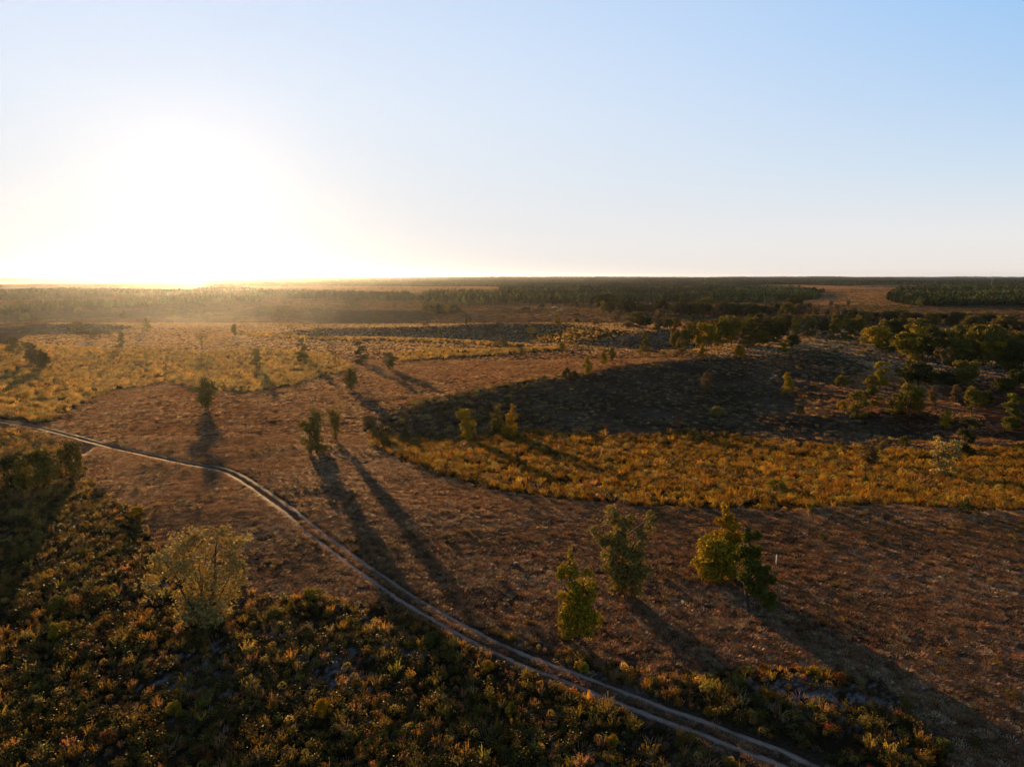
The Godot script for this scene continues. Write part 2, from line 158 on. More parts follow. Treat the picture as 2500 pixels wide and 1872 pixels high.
	plant("column", "olive", 35.9, -240.9, 5.62, 3.84, "eastern tree of the twin pair standing on the spur's top")
	plant("column", "yellow", 20.3, -273.5, 5.02, 3.96, "egg-shaped tree at the end of the scrub strip on the crest")
	plant("column", "yellow", 49.2, -257.4, 4.73, 2.42, "small slim tree on the crest before the dark hollow")
	plant("stacked", "olive", 54.6, -274.9, 7.73, 7.09, "tall olive tree rooted in the dark hollow behind the crest")
	plant("stacked", "tan", 65.3, -259.9, 6.68, 6.23, "tan tree at the corner of the tall grove on the crest")
	plant("column", "gold", 69.0, -244.2, 6.89, 3.36, "slender golden tree in front of the tall grove")
	plant("round", "gold", 83.8, -247.1, 5.45, 5.37, "golden round-headed tree on the tip of the spur")
	plant("tall", "yellow", 11.0, -384.6, 8.43, 6.48, "yellow round-topped tree in the shaded hollow behind the crest")
	plant("bush", "grey", -3.9, -295.4, 3.96, 4.15, "pale ragged shrub at the crest's edge above the hollow", "", "shrub", "shrub")
	plant("bush", "olive", -6.9, -297.2, 2.18, 2.28, "small shrub beside the pale ragged one at the crest's edge", "", "shrub", "shrub")
	plant("column", "yellow", -41.5, -381.0, 5.79, 2.75, "thin bright green sapling sunlit against the shaded hollow")
	plant("stacked", "green", -68.2, -377.9, 5.05, 4.34, "thin dark sapling at the crest west of the bright green one")
	plant("stacked", "green", -95.8, -332.2, 5.25, 6.10, "green sapling among crest shrubs at the hollow's western end")
	plant("stacked", "yellow", 28.8, -430.2, 6.77, 7.08, "leaning tree on the far rim of the hollow below the pale road")
	plant("round", "tan", 42.1, -438.2, 3.45, 4.41, "little round tree on the far rim, east of the leaning one")
	plant("column", "green", -28.6, -426.5, 5.68, 3.07, "darker tree of the close pair on the far ridge")
	plant("column", "tan", -27.5, -447.1, 4.06, 2.57, "lighter tree of the close pair on the far ridge")
	plant("sparse", "tan", 43.4, -383.0, 5.12, 3.09, "thin reddish sapling on the sunlit far slope of the hollow")
	plant("bush", "tan", -51.6, -406.3, 3.45, 4.14, "low tan bush on the far ridge above the hollow", "", "shrub", "shrub")
	plant("round", "green", -148.3, -645.4, 6.61, 14.45, "broad round oak in the sunlit bowl meadow")
	plant("round", "green", -147.0, -714.6, 6.02, 8.31, "small round tree in the bowl meadow beside the broad oak")
	plant("column", "dark", -115.3, -667.8, 5.63, 5.98, "dark green upright tree in the bowl meadow")
	plant("stacked", "olive", -107.0, -751.0, 5.87, 6.16, "ragged little tree at the bowl meadow's eastern side")
	plant("column", "dark", -86.1, -671.8, 6.88, 4.33, "dark column tree at the end of the bowl meadow by the thicket")
	plant("stacked", "green", -112.2, -555.0, 6.04, 9.52, "pale tree on the dim floor of the bowl")
	plant("bush", "tan", -77.3, -444.6, 2.69, 2.47, "tiny golden sapling on the rim before the bowl", "", "shrub", "shrub")
	plant("stacked", "green", -191.7, -753.9, 6.80, 7.72, "slim tree at the western end of the bowl meadow")
	plant("column", "green", -178.1, -753.9, 4.08, 4.72, "very small tree between slim tree and broad oak in bowl meadow")
	plant("column", "green", -125.3, -752.8, 4.08, 4.04, "very small tree behind the dark green upright one in the bowl")
	plant("stacked", "yellow", 74.1, -559.5, 10.13, 9.19, "tall sunlit tree at the start of the dark oak belt")
	plant("stacked", "olive", 90.0, -559.7, 7.77, 7.15, "sunlit slim tree before the dark oak belt, second from the west")
	plant("tall", "grey", 110.2, -592.0, 7.50, 5.55, "grey-green tall-stemmed tree before the dark oak belt")
	plant("tall", "tan", 66.1, -427.4, 6.21, 5.16, "tan tall-stemmed tree below the dark oak belt")
	plant("round", "dark", 26.2, -604.0, 6.19, 6.93, "dark round tree beside the pale far road")
	plant("bush", "dark", 12.9, -597.3, 3.96, 9.84, "low dark thicket west of the dark round tree by the far road")
	plant("bush", "dark", 50.1, -522.9, 2.53, 7.30, "low dark brush heap on the far meadow", "", "shrub", "shrub")
	plant("bush", "dark", 52.4, -423.0, 2.05, 4.84, "low dark brush heap nearer the hollow", "", "shrub", "shrub")
	plant("pine", "pine", 44.1, -558.3, 4.04, 3.36, "small pale pine on the far meadow by the pale road")
	plant("bush", "dark", 74.7, -664.0, 3.20, 12.62, "dark fallen brush pile by the smoky patch on the far meadow", "", "shrub", "shrub")
	plant("round", "olive", 96.0, -195.0, 4.79, 5.38, "small round tree on the western edge of the lit eastern flat")
	plant("stacked", "olive", 92.9, -172.7, 7.83, 7.65, "tall ragged oak on the lit eastern flat next to its paler neighbour")
	plant("stacked", "yellow", 112.1, -203.3, 7.47, 7.33, "paler ragged oak behind the tall ragged one on the eastern flat")
	plant("stacked", "olive", 85.8, -165.3, 7.31, 7.68, "top-heavy oak at the brink of the lit eastern flat")
	plant("stacked", "olive", 94.2, -163.9, 4.74, 4.96, "smaller western partner of the great bushy oak on the eastern flat")
	plant("bush", "olive", 97.1, -162.3, 8.49, 7.51, "great bushy oak in the middle of the eastern flat")
	plant("column", "tan", 110.1, -174.3, 5.02, 3.31, "tan upright tree east of the great bushy oak")
	plant("stacked", "tan", 117.2, -176.2, 4.83, 4.26, "tan upright tree halfway to the eastern edge of the flat")
	plant("column", "yellow", 100.6, -153.4, 5.10, 3.42, "small yellow egg-shaped tree on the shaded eastern strip")
	plant("round", "olive", 110.3, -159.4, 7.24, 5.56, "western oak of the wide pair on the eastern flat")
	plant("round", "dark", 117.7, -165.4, 5.68, 5.77, "eastern oak of the wide pair on the eastern flat")
	plant("stacked", "green", 111.0, -146.8, 8.33, 6.24, "green ragged oak at the eastern edge of the flat")
	plant("stacked", "dark", 90.7, -131.4, 8.05, 5.95, "tall dark tree behind the broad-topped pale one in the golden field")
	plant("bush", "dark", 134.8, -208.9, 4.54, 8.14, "black-green dome bush under the long-stemmed tree")
	plant("round", "dark", 118.6, -195.3, 9.85, 13.86, "huge dark oak behind the great bushy oak")
	plant("round", "olive", 139.3, -204.6, 9.18, 10.31, "wide oak beside the sandy track on the eastern flat")
	plant("tall", "tan", 147.3, -230.0, 10.28, 6.07, "long bare-stemmed tree before the oak wood by the track")
	plant("round", "dark", 136.9, -185.7, 6.59, 6.75, "dark spreading oak on the sand near the eastern edge")
	plant("round", "dark", 150.6, -199.2, 6.78, 6.28, "dark oak at the very eastern edge of the flat")
	plant("stacked", "tan", 282.8, -398.1, 7.97, 6.31, "tan tree standing alone by the white sand strip")
	plant("pine", "pine", 58.5, -83.6, 2.20, 1.99, "young pine at the lower border of the eastern golden field")
	plant("pine", "pine", 56.1, -103.7, 1.75, 2.17, "small flat young pine in the golden field")
	plant("sparse", "grey", 15.2, -146.6, 2.05, 2.12, "small grey leafless bush at the upper edge of the golden field", "", "withered_shrub", "shrub")
	plant("sparse", "rust", 21.1, -147.9, 3.01, 2.14, "reddish withered sapling at the upper edge of the golden field")
	plant("sparse", "rust", 3.9, -156.4, 2.18, 1.61, "tiny reddish sapling on the shaded slope behind the golden tree")
	plant("sparse", "rust", 39.1, -156.4, 3.57, 3.87, "reddish withered bush beside the dead snag", "", "withered_shrub", "shrub")
	plant("bush", "green", 24.7, -149.8, 1.14, 1.56, "small green bush in the golden field's upper edge", "", "shrub", "shrub")
	plant("bush", "grey", 54.6, -175.1, 3.30, 4.55, "pale grey-green clump at the foot of the shaded slope", "", "shrub", "shrub")
	plant("sparse", "tan", 48.1, -173.1, 2.62, 3.92, "leafless tan bush at the foot of the shaded slope", "", "withered_shrub", "shrub")
	plant("bush", "yellow", 85.4, -172.2, 2.85, 2.65, "yellow bush on the little rise below the eastern flat", "", "shrub", "shrub")
	plant("bush", "tan", 74.8, -171.9, 3.67, 2.46, "tan bush on the western end of the little rise", "", "shrub", "shrub")
	plant("bush", "tan", -28.4, -133.3, 3.21, 3.82, "round tan shrub at the very tip of the spur's scrub", "", "shrub", "shrub")
	plant("bush", "dark", 83.6, -137.0, 1.22, 1.98, "dark low bush in the eastern golden field", "", "shrub", "shrub")
	plant("bush", "olive", 84.0, -141.5, 3.24, 2.41, "olive bush above the dark low one in the eastern golden field", "", "shrub", "shrub")
	plant("bush", "yellow", 39.3, -97.1, 2.17, 3.85, "yellow-green leafy bramble at the lower edge of the golden field", "", "shrub", "shrub")
	plant("bush", "yellow", 38.6, -84.4, 1.23, 1.01, "small yellow bush at the lower edge of the golden field", "", "shrub", "shrub")
	plant("round", "olive", 66.5, -273.4, 10.00, 6.23, "olive tree, first from the west in the tall grove behind the crest", "tall grove behind the crest")
	plant("tall", "rust", 82.8, -334.3, 13.15, 8.53, "rust-red tree, second from the west in the tall grove behind the crest", "tall grove behind the crest")
	plant("round", "yellow", 66.9, -268.2, 6.41, 4.89, "yellow-green tree, third from the west in the tall grove behind the crest", "tall grove behind the crest")
	plant("round", "olive", 70.4, -277.0, 10.51, 5.89, "olive tree, fourth from the west in the tall grove behind the crest", "tall grove behind the crest")
	plant("tall", "olive", 74.0, -276.9, 12.06, 6.67, "olive tree, fifth from the west in the tall grove behind the crest", "tall grove behind the crest")
	plant("round", "green", 88.9, -325.3, 15.07, 9.88, "green tree, sixth from the west in the tall grove behind the crest", "tall grove behind the crest")
	plant("round", "yellow", 78.7, -280.4, 13.39, 7.66, "yellow-green tree, seventh from the west in the tall grove behind the crest", "tall grove behind the crest")
	plant("tall", "olive", 79.2, -274.9, 6.95, 5.46, "olive tree, eighth from the west in the tall grove behind the crest", "tall grove behind the crest")
	plant("round", "rust", 90.7, -313.9, 14.54, 9.53, "rust-red tree, ninth from the west in the tall grove behind the crest", "tall grove behind the crest")
	plant("round", "yellow", 84.3, -285.5, 12.03, 7.37, "yellow-green tree, tenth from the west in the tall grove behind the crest", "tall grove behind the crest")
	plant("tall", "olive", 92.9, -308.4, 12.55, 8.30, "olive tree, eleventh from the west in the tall grove behind the crest", "tall grove behind the crest")
	plant("round", "olive", 87.5, -287.0, 8.06, 5.23, "olive tree, twelfth from the west in the tall grove behind the crest", "tall grove behind the crest")
	plant("round", "green", 90.6, -290.4, 13.86, 8.38, "green tree, thirteenth from the west in the tall grove behind the crest", "tall grove behind the crest")
	plant("tall", "yellow", 98.9, -310.4, 15.23, 9.23, "yellow-green tree, fourteenth from the west in the tall grove behind the crest", "tall grove behind the crest")
	plant("round", "olive", 95.5, -293.5, 15.65, 8.91, "olive tree, fifteenth from the west in the tall grove behind the crest", "tall grove behind the crest")
	plant("round", "rust", 105.8, -318.1, 13.82, 9.65, "rust-red tree, sixteenth from the west in the tall grove behind the crest", "tall grove behind the crest")
	plant("tall", "yellow", 103.2, -305.8, 12.00, 7.79, "yellow-green tree, seventeenth from the west in the tall grove behind the crest", "tall grove behind the crest")
	plant("round", "dark", 114.8, -334.5, 14.06, 11.16, "dark tree, first from the west in the dim grove east of the tall one", "dim grove east of the tall one")
	plant("stacked", "olive", 105.0, -299.4, 11.75, 11.56, "olive tree, second from the west in the dim grove east of the tall one", "dim grove east of the tall one")
	plant("round", "dark", 123.2, -345.6, 14.52, 10.48, "dark tree, third from the west in the dim grove east of the tall one", "dim grove east of the tall one")
	plant("round", "yellow", 134.9, -373.9, 12.54, 9.62, "yellow-green tree, fourth from the west in the dim grove east of the tall one", "dim grove east of the tall one")
	plant("stacked", "dark", 114.2, -313.7, 14.07, 10.90, "dark tree, fifth from the west in the dim grove east of the tall one", "dim grove east of the tall one")
	plant("round", "dark", 130.4, -351.4, 13.77, 10.65, "dark tree, sixth from the west in the dim grove east of the tall one", "dim grove east of the tall one")
	plant("round", "olive", 108.8, -292.9, 8.22, 8.00, "olive tree, seventh from the west in the dim grove east of the tall one", "dim grove east of the tall one")
	plant("stacked", "dark", 115.7, -306.7, 11.17, 10.06, "dark tree, eighth from the west in the dim grove east of the tall one", "dim grove east of the tall one")
	plant("round", "yellow", 143.9, -377.1, 11.59, 9.14, "yellow-green tree, ninth from the west in the dim grove east of the tall one", "dim grove east of the tall one")
	plant("round", "dark", 139.3, -362.7, 13.19, 10.99, "dark tree, tenth from the west in the dim grove east of the tall one", "dim grove east of the tall one")
	plant("stacked", "dark", 130.6, -336.5, 11.31, 11.69, "dark tree, eleventh from the west in the dim grove east of the tall one", "dim grove east of the tall one")
	plant("round", "olive", 152.4, -387.2, 11.90, 8.79, "olive tree, twelfth from the west in the dim grove east of the tall one", "dim grove east of the tall one")
	plant("round", "dark", 136.7, -344.1, 10.60, 7.83, "dark tree, thirteenth from the west in the dim grove east of the tall one", "dim grove east of the tall one")
	plant("stacked", "yellow", 110.5, -273.4, 4.99, 8.99, "yellow-green tree, fourteenth from the west in the dim grove east of the tall one", "dim grove east of the tall one")
	plant("round", "dark", 159.2, -392.6, 12.61, 8.91, "dark tree, fifteenth from the west in the dim grove east of the tall one", "dim grove east of the tall one")
	plant("round", "dark", 116.2, -279.2, 6.66, 6.36, "dark tree, sixteenth from the west in the dim grove east of the tall one", "dim grove east of the tall one")
	plant("stacked", "olive", 139.0, -329.7, 6.93, 5.09, "olive tree, seventeenth from the west in the dim grove east of the tall one", "dim grove east of the tall one")
	plant("round", "yellow", 161.9, -384.8, 11.29, 7.57, "yellow-green tree, first from the west in the row along the far side of the track", "row along the far side of the track")
	plant("stacked", "olive", 166.5, -380.8, 12.24, 11.01, "olive tree, second from the west in the row along the far side of the track", "row along the far side of the track")
	plant("tall", "green", 169.5, -378.1, 11.10, 7.48, "green tree, third from the west in the row along the far side of the track", "row along the far side of the track")
	plant("round", "dark", 171.8, -372.1, 11.44, 7.89, "dark tree, fourth from the west in the row along the far side of the track", "row along the far side of the track")
	plant("stacked", "olive", 172.7, -363.5, 13.21, 9.81, "olive tree, fifth from the west in the row along the far side of the track", "row along the far side of the track")
	plant("tall", "yellow", 175.9, -362.9, 11.67, 7.70, "yellow-green tree, sixth from the west in the row along the far side of the track", "row along the far side of the track")
	plant("round", "olive", 170.9, -347.2, 4.37, 3.68, "olive tree, seventh from the west in the row along the far side of the track", "row along the far side of the track")
	plant("stacked", "green", 178.5, -357.0, 10.98, 11.01, "green tree, eighth from the west in the row along the far side of the track", "row along the far side of the track")
	plant("tall", "dark", 196.8, -389.5, 13.59, 11.00, "dark tree, ninth from the west in the row along the far side of the track", "row along the far side of the track")
	plant("round", "olive", 181.8, -353.8, 13.36, 9.65, "olive tree, tenth from the west in the row along the far side of the track", "row along the far side of the track")
	plant("stacked", "yellow", 174.8, -331.9, 7.90, 10.89, "yellow-green tree, eleventh from the west in the row along the far side of the track", "row along the far side of the track")
	plant("round", "yellow", 158.1, -292.1, 12.48, 11.59, "yellow-green tree, first from the west in the front row of the oak wood", "front row of the oak wood")
	plant("stacked", "olive", 164.7, -296.9, 9.05, 9.78, "olive tree, second from the west in the front row of the oak wood", "front row of the oak wood")
	plant("round", "green", 161.1, -284.4, 9.60, 8.15, "green tree, third from the west in the front row of the oak wood", "front row of the oak wood")
	plant("tall", "dark", 157.2, -274.7, 8.47, 6.95, "dark tree, fourth from the west in the front row of the oak wood", "front row of the oak wood")
	plant("round", "olive", 155.9, -267.6, 12.07, 11.30, "olive tree, fifth from the west in the front row of the oak wood", "front row of the oak wood")
	plant("stacked", "yellow", 157.6, -265.0, 13.55, 12.97, "yellow-green tree, sixth from the west in the front row of the oak wood", "front row of the oak wood")
	plant("round", "olive", 158.6, -259.9, 11.45, 8.84, "olive tree, seventh from the west in the front row of the oak wood", "front row of the oak wood")
	plant("tall", "green", 158.8, -256.8, 11.32, 10.21, "green tree, eighth from the west in the front row of the oak wood", "front row of the oak wood")
	plant("round", "dark", 162.0, -256.9, 14.29, 11.02, "dark tree, ninth from the west in the front row of the oak wood", "front row of the oak wood")
	plant("stacked", "olive", 163.3, -252.5, 10.40, 13.16, "olive tree, tenth from the west in the front row of the oak wood", "front row of the oak wood")
	plant("round", "yellow", 167.2, -254.3, 10.50, 7.91, "yellow-green tree, eleventh from the west in the front row of the oak wood", "front row of the oak wood")
	plant("tall", "olive", 166.9, -251.8, 13.19, 10.93, "olive tree, twelfth from the west in the front row of the oak wood", "front row of the oak wood")
	plant("round", "green", 168.3, -249.7, 10.09, 9.59, "green tree, thirteenth from the west in the front row of the oak wood", "front row of the oak wood")
	plant("stacked", "dark", 170.4, -247.2, 9.18, 9.96, "dark tree, fourteenth from the west in the front row of the oak wood", "front row of the oak wood")
	plant("round", "olive", 173.7, -247.5, 18.01, 16.76, "olive tree, fifteenth from the west in the front row of the oak wood", "front row of the oak wood")
	plant("tall", "yellow", 175.3, -245.4, 12.99, 11.42, "yellow-green tree, sixteenth from the west in the front row of the oak wood", "front row of the oak wood")
	plant("round", "olive", 176.2, -244.0, 10.43, 7.97, "olive tree, seventeenth from the west in the front row of the oak wood", "front row of the oak wood")
	plant("stacked", "green", 177.4, -240.2, 10.38, 12.32, "green tree, eighteenth from the west in the front row of the oak wood", "front row of the oak wood")
	plant("round", "dark", 177.8, -237.1, 12.33, 10.66, "dark tree, nineteenth from the west in the front row of the oak wood", "front row of the oak wood")
	plant("tall", "olive", 180.3, -237.4, 9.74, 8.45, "olive tree, twentieth from the west in the front row of the oak wood", "front row of the oak wood")
	plant("round", "olive", 177.2, -322.7, 12.64, 10.28, "olive tree, first from the west in the middle row of the oak wood", "middle row of the oak wood")
	plant("stacked", "green", 180.4, -323.5, 11.73, 16.13, "green tree, second from the west in the middle row of the oak wood", "middle row of the oak wood")
	plant("bush", "dark", 183.4, -321.4, 15.20, 11.91, "dark tree, third from the west in the middle row of the oak wood", "middle row of the oak wood")
	plant("round", "dark", 186.1, -319.6, 10.78, 8.97, "dark tree, fourth from the west in the middle row of the oak wood", "middle row of the oak wood")
	plant("stacked", "olive", 187.5, -312.5, 13.32, 18.69, "olive tree, fifth from the west in the middle row of the oak wood", "middle row of the oak wood")
	plant("bush", "green", 185.0, -302.4, 11.43, 8.69, "green tree, sixth from the west in the middle row of the oak wood", "middle row of the oak wood")
	plant("round", "dark", 185.8, -297.2, 12.47, 10.00, "dark tree, seventh from the west in the middle row of the oak wood", "middle row of the oak wood")
	plant("stacked", "dark", 190.6, -297.6, 9.27, 11.13, "dark tree, eighth from the west in the middle row of the oak wood", "middle row of the oak wood")
	plant("bush", "olive", 184.8, -283.0, 13.40, 11.69, "olive tree, ninth from the west in the middle row of the oak wood", "middle row of the oak wood")
	plant("round", "green", 194.4, -292.0, 14.03, 12.97, "green tree, tenth from the west in the middle row of the oak wood", "middle row of the oak wood")
	plant("stacked", "dark", 192.4, -286.1, 11.92, 16.78, "dark tree, eleventh from the west in the middle row of the oak wood", "middle row of the oak wood")
	plant("bush", "dark", 191.3, -276.2, 9.13, 7.51, "dark tree, twelfth from the west in the middle row of the oak wood", "middle row of the oak wood")
	plant("round", "olive", 198.8, -283.2, 10.43, 9.53, "olive tree, thirteenth from the west in the middle row of the oak wood", "middle row of the oak wood")
	plant("stacked", "green", 199.6, -280.4, 8.48, 11.90, "green tree, fourteenth from the west in the middle row of the oak wood", "middle row of the oak wood")
	plant("bush", "dark", 203.1, -277.4, 8.94, 6.42, "dark tree, fifteenth from the west in the middle row of the oak wood", "middle row of the oak wood")
	plant("round", "dark", 200.2, -270.9, 8.69, 9.24, "dark tree, sixteenth from the west in the middle row of the oak wood", "middle row of the oak wood")
	plant("stacked", "olive", 202.9, -269.6, 11.07, 14.05, "olive tree, seventeenth from the west in the middle row of the oak wood", "middle row of the oak wood")
	plant("bush", "green", 208.1, -270.7, 7.34, 6.56, "green tree, eighteenth from the west in the middle row of the oak wood", "middle row of the oak wood")
	plant("round", "olive", 190.9, -332.0, 7.56, 8.17, "olive tree, first from the west in the back row of the oak wood", "back row of the oak wood")
	plant("bush", "dark", 195.8, -329.0, 9.90, 10.46, "dark tree, second from the west in the back row of the oak wood", "back row of the oak wood")
	plant("round", "dark", 196.7, -327.9, 8.65, 9.93, "dark tree, third from the west in the back row of the oak wood", "back row of the oak wood")
	plant("bush", "olive", 202.1, -324.8, 9.24, 10.47, "olive tree, fourth from the west in the back row of the oak wood", "back row of the oak wood")
	plant("round", "dark", 202.4, -320.6, 8.11, 8.95, "dark tree, fifth from the west in the back row of the oak wood", "back row of the oak wood")
	plant("bush", "dark", 206.7, -317.9, 7.71, 8.44, "dark tree, sixth from the west in the back row of the oak wood", "back row of the oak wood")
	plant("round", "olive", 213.9, -321.5, 11.26, 11.61, "olive tree, seventh from the west in the back row of the oak wood", "back row of the oak wood")
	plant("bush", "dark", 213.4, -314.6, 8.82, 9.00, "dark tree, eighth from the west in the back row of the oak wood", "back row of the oak wood")
	plant("round", "dark", 223.6, -324.1, 9.11, 11.60, "dark tree, ninth from the west in the back row of the oak wood", "back row of the oak wood")
	plant("bush", "olive", 222.1, -315.9, 7.33, 7.33, "olive tree, tenth from the west in the back row of the oak wood", "back row of the oak wood")
	plant("round", "dark", 225.3, -313.9, 9.55, 9.31, "dark tree, eleventh from the west in the back row of the oak wood", "back row of the oak wood")
	plant("bush", "dark", 230.2, -316.8, 7.55, 8.16, "dark tree, twelfth from the west in the back row of the oak wood", "back row of the oak wood")
	plant("round", "olive", 237.5, -320.4, 8.68, 10.00, "olive tree, thirteenth from the west in the back row of the oak wood", "back row of the oak wood")
	plant("bush", "dark", 240.8, -318.9, 7.72, 6.95, "dark tree, fourteenth from the west in the back row of the oak wood", "back row of the oak wood")
	plant("bush", "dark", 243.3, -491.1, 9.38, 14.02, "dark tree, first from the west along the hedge under the eastern plain", "hedge under the eastern plain")
	plant("round", "olive", 248.3, -482.7, 9.83, 17.34, "olive tree, second from the west along the hedge under the eastern plain", "hedge under the eastern plain")
	plant("bush", "dark", 258.5, -487.2, 8.86, 12.39, "dark tree, third from the west along the hedge under the eastern plain", "hedge under the eastern plain")
	plant("round", "dark", 272.7, -494.8, 8.91, 16.97, "dark tree, fourth from the west along the hedge under the eastern plain", "hedge under the eastern plain")
	plant("bush", "olive", 281.7, -495.4, 11.72, 18.00, "olive tree, fifth from the west along the hedge under the eastern plain", "hedge under the eastern plain")
	plant("round", "dark", 279.5, -476.3, 9.17, 18.14, "dark tree, sixth from the west along the hedge under the eastern plain", "hedge under the eastern plain")
	plant("bush", "dark", 283.9, -464.4, 6.10, 8.82, "dark tree, seventh from the west along the hedge under the eastern plain", "hedge under the eastern plain")
	plant("round", "olive", 286.3, -461.5, 9.98, 17.45, "olive tree, eighth from the west along the hedge under the eastern plain", "hedge under the eastern plain")
	plant("bush", "dark", 296.0, -455.8, 10.79, 18.51, "dark tree, ninth from the west along the hedge under the eastern plain", "hedge under the eastern plain")
	plant("round", "dark", 301.1, -459.4, 7.87, 13.77, "dark tree, tenth from the west along the hedge under the eastern plain", "hedge under the eastern plain")
	plant("bush", "olive", 295.3, -433.5, 9.38, 13.59, "olive tree, eleventh from the west along the hedge under the eastern plain", "hedge under the eastern plain")
	plant("round", "dark", 307.4, -440.8, 9.92, 15.77, "dark tree, twelfth from the west along the hedge under the eastern plain", "hedge under the eastern plain")
	plant("bush", "dark", 303.3, -419.8, 5.25, 8.20, "dark tree, thirteenth from the west along the hedge under the eastern plain", "hedge under the eastern plain")
	plant("round", "olive", 304.2, -415.6, 10.68, 18.25, "olive tree, fourteenth from the west along the hedge under the eastern plain", "hedge under the eastern plain")
	plant("bush", "dark", 314.0, -417.8, 5.94, 8.33, "dark tree, fifteenth from the west along the hedge under the eastern plain", "hedge under the eastern plain")
	plant("round", "dark", 78.2, -574.6, 17.69, 20.50, "dark tree, first from the west in the oak belt below the far pines", "oak belt below the far pines")
	plant("round", "dark", 78.9, -543.4, 10.55, 9.78, "dark tree, second from the west in the oak belt below the far pines", "oak belt below the far pines")
	plant("tall", "olive", 87.5, -563.0, 15.08, 17.98, "olive tree, third from the west in the oak belt below the far pines", "oak belt below the far pines")
	plant("round", "tan", 94.1, -566.0, 11.82, 15.34, "tan tree, fourth from the west in the oak belt below the far pines", "oak belt below the far pines")
	plant("round", "dark", 94.4, -546.1, 12.80, 14.11, "dark tree, fifth from the west in the oak belt below the far pines", "oak belt below the far pines")
	plant("tall", "dark", 104.1, -564.7, 9.65, 10.92, "dark tree, sixth from the west in the oak belt below the far pines", "oak belt below the far pines")
	plant("round", "olive", 104.3, -544.2, 9.75, 10.24, "olive tree, seventh from the west in the oak belt below the far pines", "oak belt below the far pines")
	plant("round", "tan", 110.0, -546.5, 9.65, 11.63, "tan tree, eighth from the west in the oak belt below the far pines", "oak belt below the far pines")
	plant("tall", "dark", 118.0, -555.0, 11.20, 10.64, "dark tree, ninth from the west in the oak belt below the far pines", "oak belt below the far pines")
	plant("round", "dark", 117.2, -530.0, 14.48, 13.44, "dark tree, tenth from the west in the oak belt below the far pines", "oak belt below the far pines")
	plant("round", "olive", 123.0, -528.6, 9.41, 10.74, "olive tree, eleventh from the west in the oak belt below the far pines", "oak belt below the far pines")
	plant("tall", "tan", 122.5, -506.9, 9.40, 9.38, "tan tree, twelfth from the west in the oak belt below the far pines", "oak belt below the far pines")
	plant("round", "dark", 126.6, -507.2, 9.31, 9.28, "dark tree, thirteenth from the west in the oak belt below the far pines", "oak belt below the far pines")
	plant("round", "dark", 130.3, -505.0, 10.81, 12.82, "dark tree, fourteenth from the west in the oak belt below the far pines", "oak belt below the far pines")
	plant("tall", "olive", 141.0, -524.6, 10.41, 11.84, "olive tree, fifteenth from the west in the oak belt below the far pines", "oak belt below the far pines")
	plant("round", "tan", 143.5, -509.5, 11.81, 13.13, "tan tree, sixteenth from the west in the oak belt below the far pines", "oak belt below the far pines")
	plant("round", "dark", 139.7, -557.5, 13.87, 19.06, "dark tree, first from the west in the dark thicket east of the oak belt", "dark thicket east of the oak belt")
	plant("bush", "tan", 135.8, -513.2, 12.19, 15.82, "tan tree, second from the west in the dark thicket east of the oak belt", "dark thicket east of the oak belt")
	plant("round", "dark", 151.7, -554.6, 12.26, 17.61, "dark tree, third from the west in the dark thicket east of the oak belt", "dark thicket east of the oak belt")
	plant("bush", "olive", 156.3, -547.1, 15.54, 20.49, "olive tree, fourth from the west in the dark thicket east of the oak belt", "dark thicket east of the oak belt")
	plant("round", "dark", 148.4, -510.8, 10.61, 16.34, "dark tree, fifth from the west in the dark thicket east of the oak belt", "dark thicket east of the oak belt")
	plant("bush", "tan", 149.3, -491.3, 11.43, 11.88, "tan tree, sixth from the west in the dark thicket east of the oak belt", "dark thicket east of the oak belt")
	plant("round", "dark", 161.5, -515.3, 12.16, 14.35, "dark tree, seventh from the west in the dark thicket east of the oak belt", "dark thicket east of the oak belt")
	plant("bush", "olive", 167.1, -517.1, 11.81, 11.90, "olive tree, eighth from the west in the dark thicket east of the oak belt", "dark thicket east of the oak belt")
	plant("round", "dark", 167.2, -507.1, 10.84, 15.67, "dark tree, ninth from the west in the dark thicket east of the oak belt", "dark thicket east of the oak belt")
	plant("bush", "tan", 179.4, -519.4, 12.46, 15.21, "tan tree, tenth from the west in the dark thicket east of the oak belt", "dark thicket east of the oak belt")
	plant("round", "dark", 173.5, -491.9, 12.02, 15.35, "dark tree, eleventh from the west in the dark thicket east of the oak belt", "dark thicket east of the oak belt")
	plant("bush", "olive", 181.6, -505.3, 10.14, 11.99, "olive tree, twelfth from the west in the dark thicket east of the oak belt", "dark thicket east of the oak belt")
	plant("round", "dark", 191.7, -510.4, 9.54, 13.26, "dark tree, thirteenth from the west in the dark thicket east of the oak belt", "dark thicket east of the oak belt")
	plant("bush", "tan", 192.0, -503.9, 9.08, 10.78, "tan tree, fourteenth from the west in the dark thicket east of the oak belt", "dark thicket east of the oak belt")
	plant("round", "dark", 204.6, -524.8, 10.41, 13.28, "dark tree, fifteenth from the west in the dark thicket east of the oak belt", "dark thicket east of the oak belt")
	plant("bush", "olive", 207.1, -512.0, 12.22, 12.38, "olive tree, sixteenth from the west in the dark thicket east of the oak belt", "dark thicket east of the oak belt")
	plant("round", "dark", 220.8, -533.3, 14.77, 17.19, "dark tree, seventeenth from the west in the dark thicket east of the oak belt", "dark thicket east of the oak belt")
	plant("bush", "tan", 220.7, -520.9, 11.17, 12.39, "tan tree, eighteenth from the west in the dark thicket east of the oak belt", "dark thicket east of the oak belt")
	plant("round", "tan", 66.5, -386.0, 4.31, 5.83, "tan tree, first from the west in the clumps beyond the dark hollow", "clumps beyond the dark hollow")
	plant("stacked", "olive", 72.1, -404.7, 8.46, 13.23, "olive tree, second from the west in the clumps beyond the dark hollow", "clumps beyond the dark hollow")
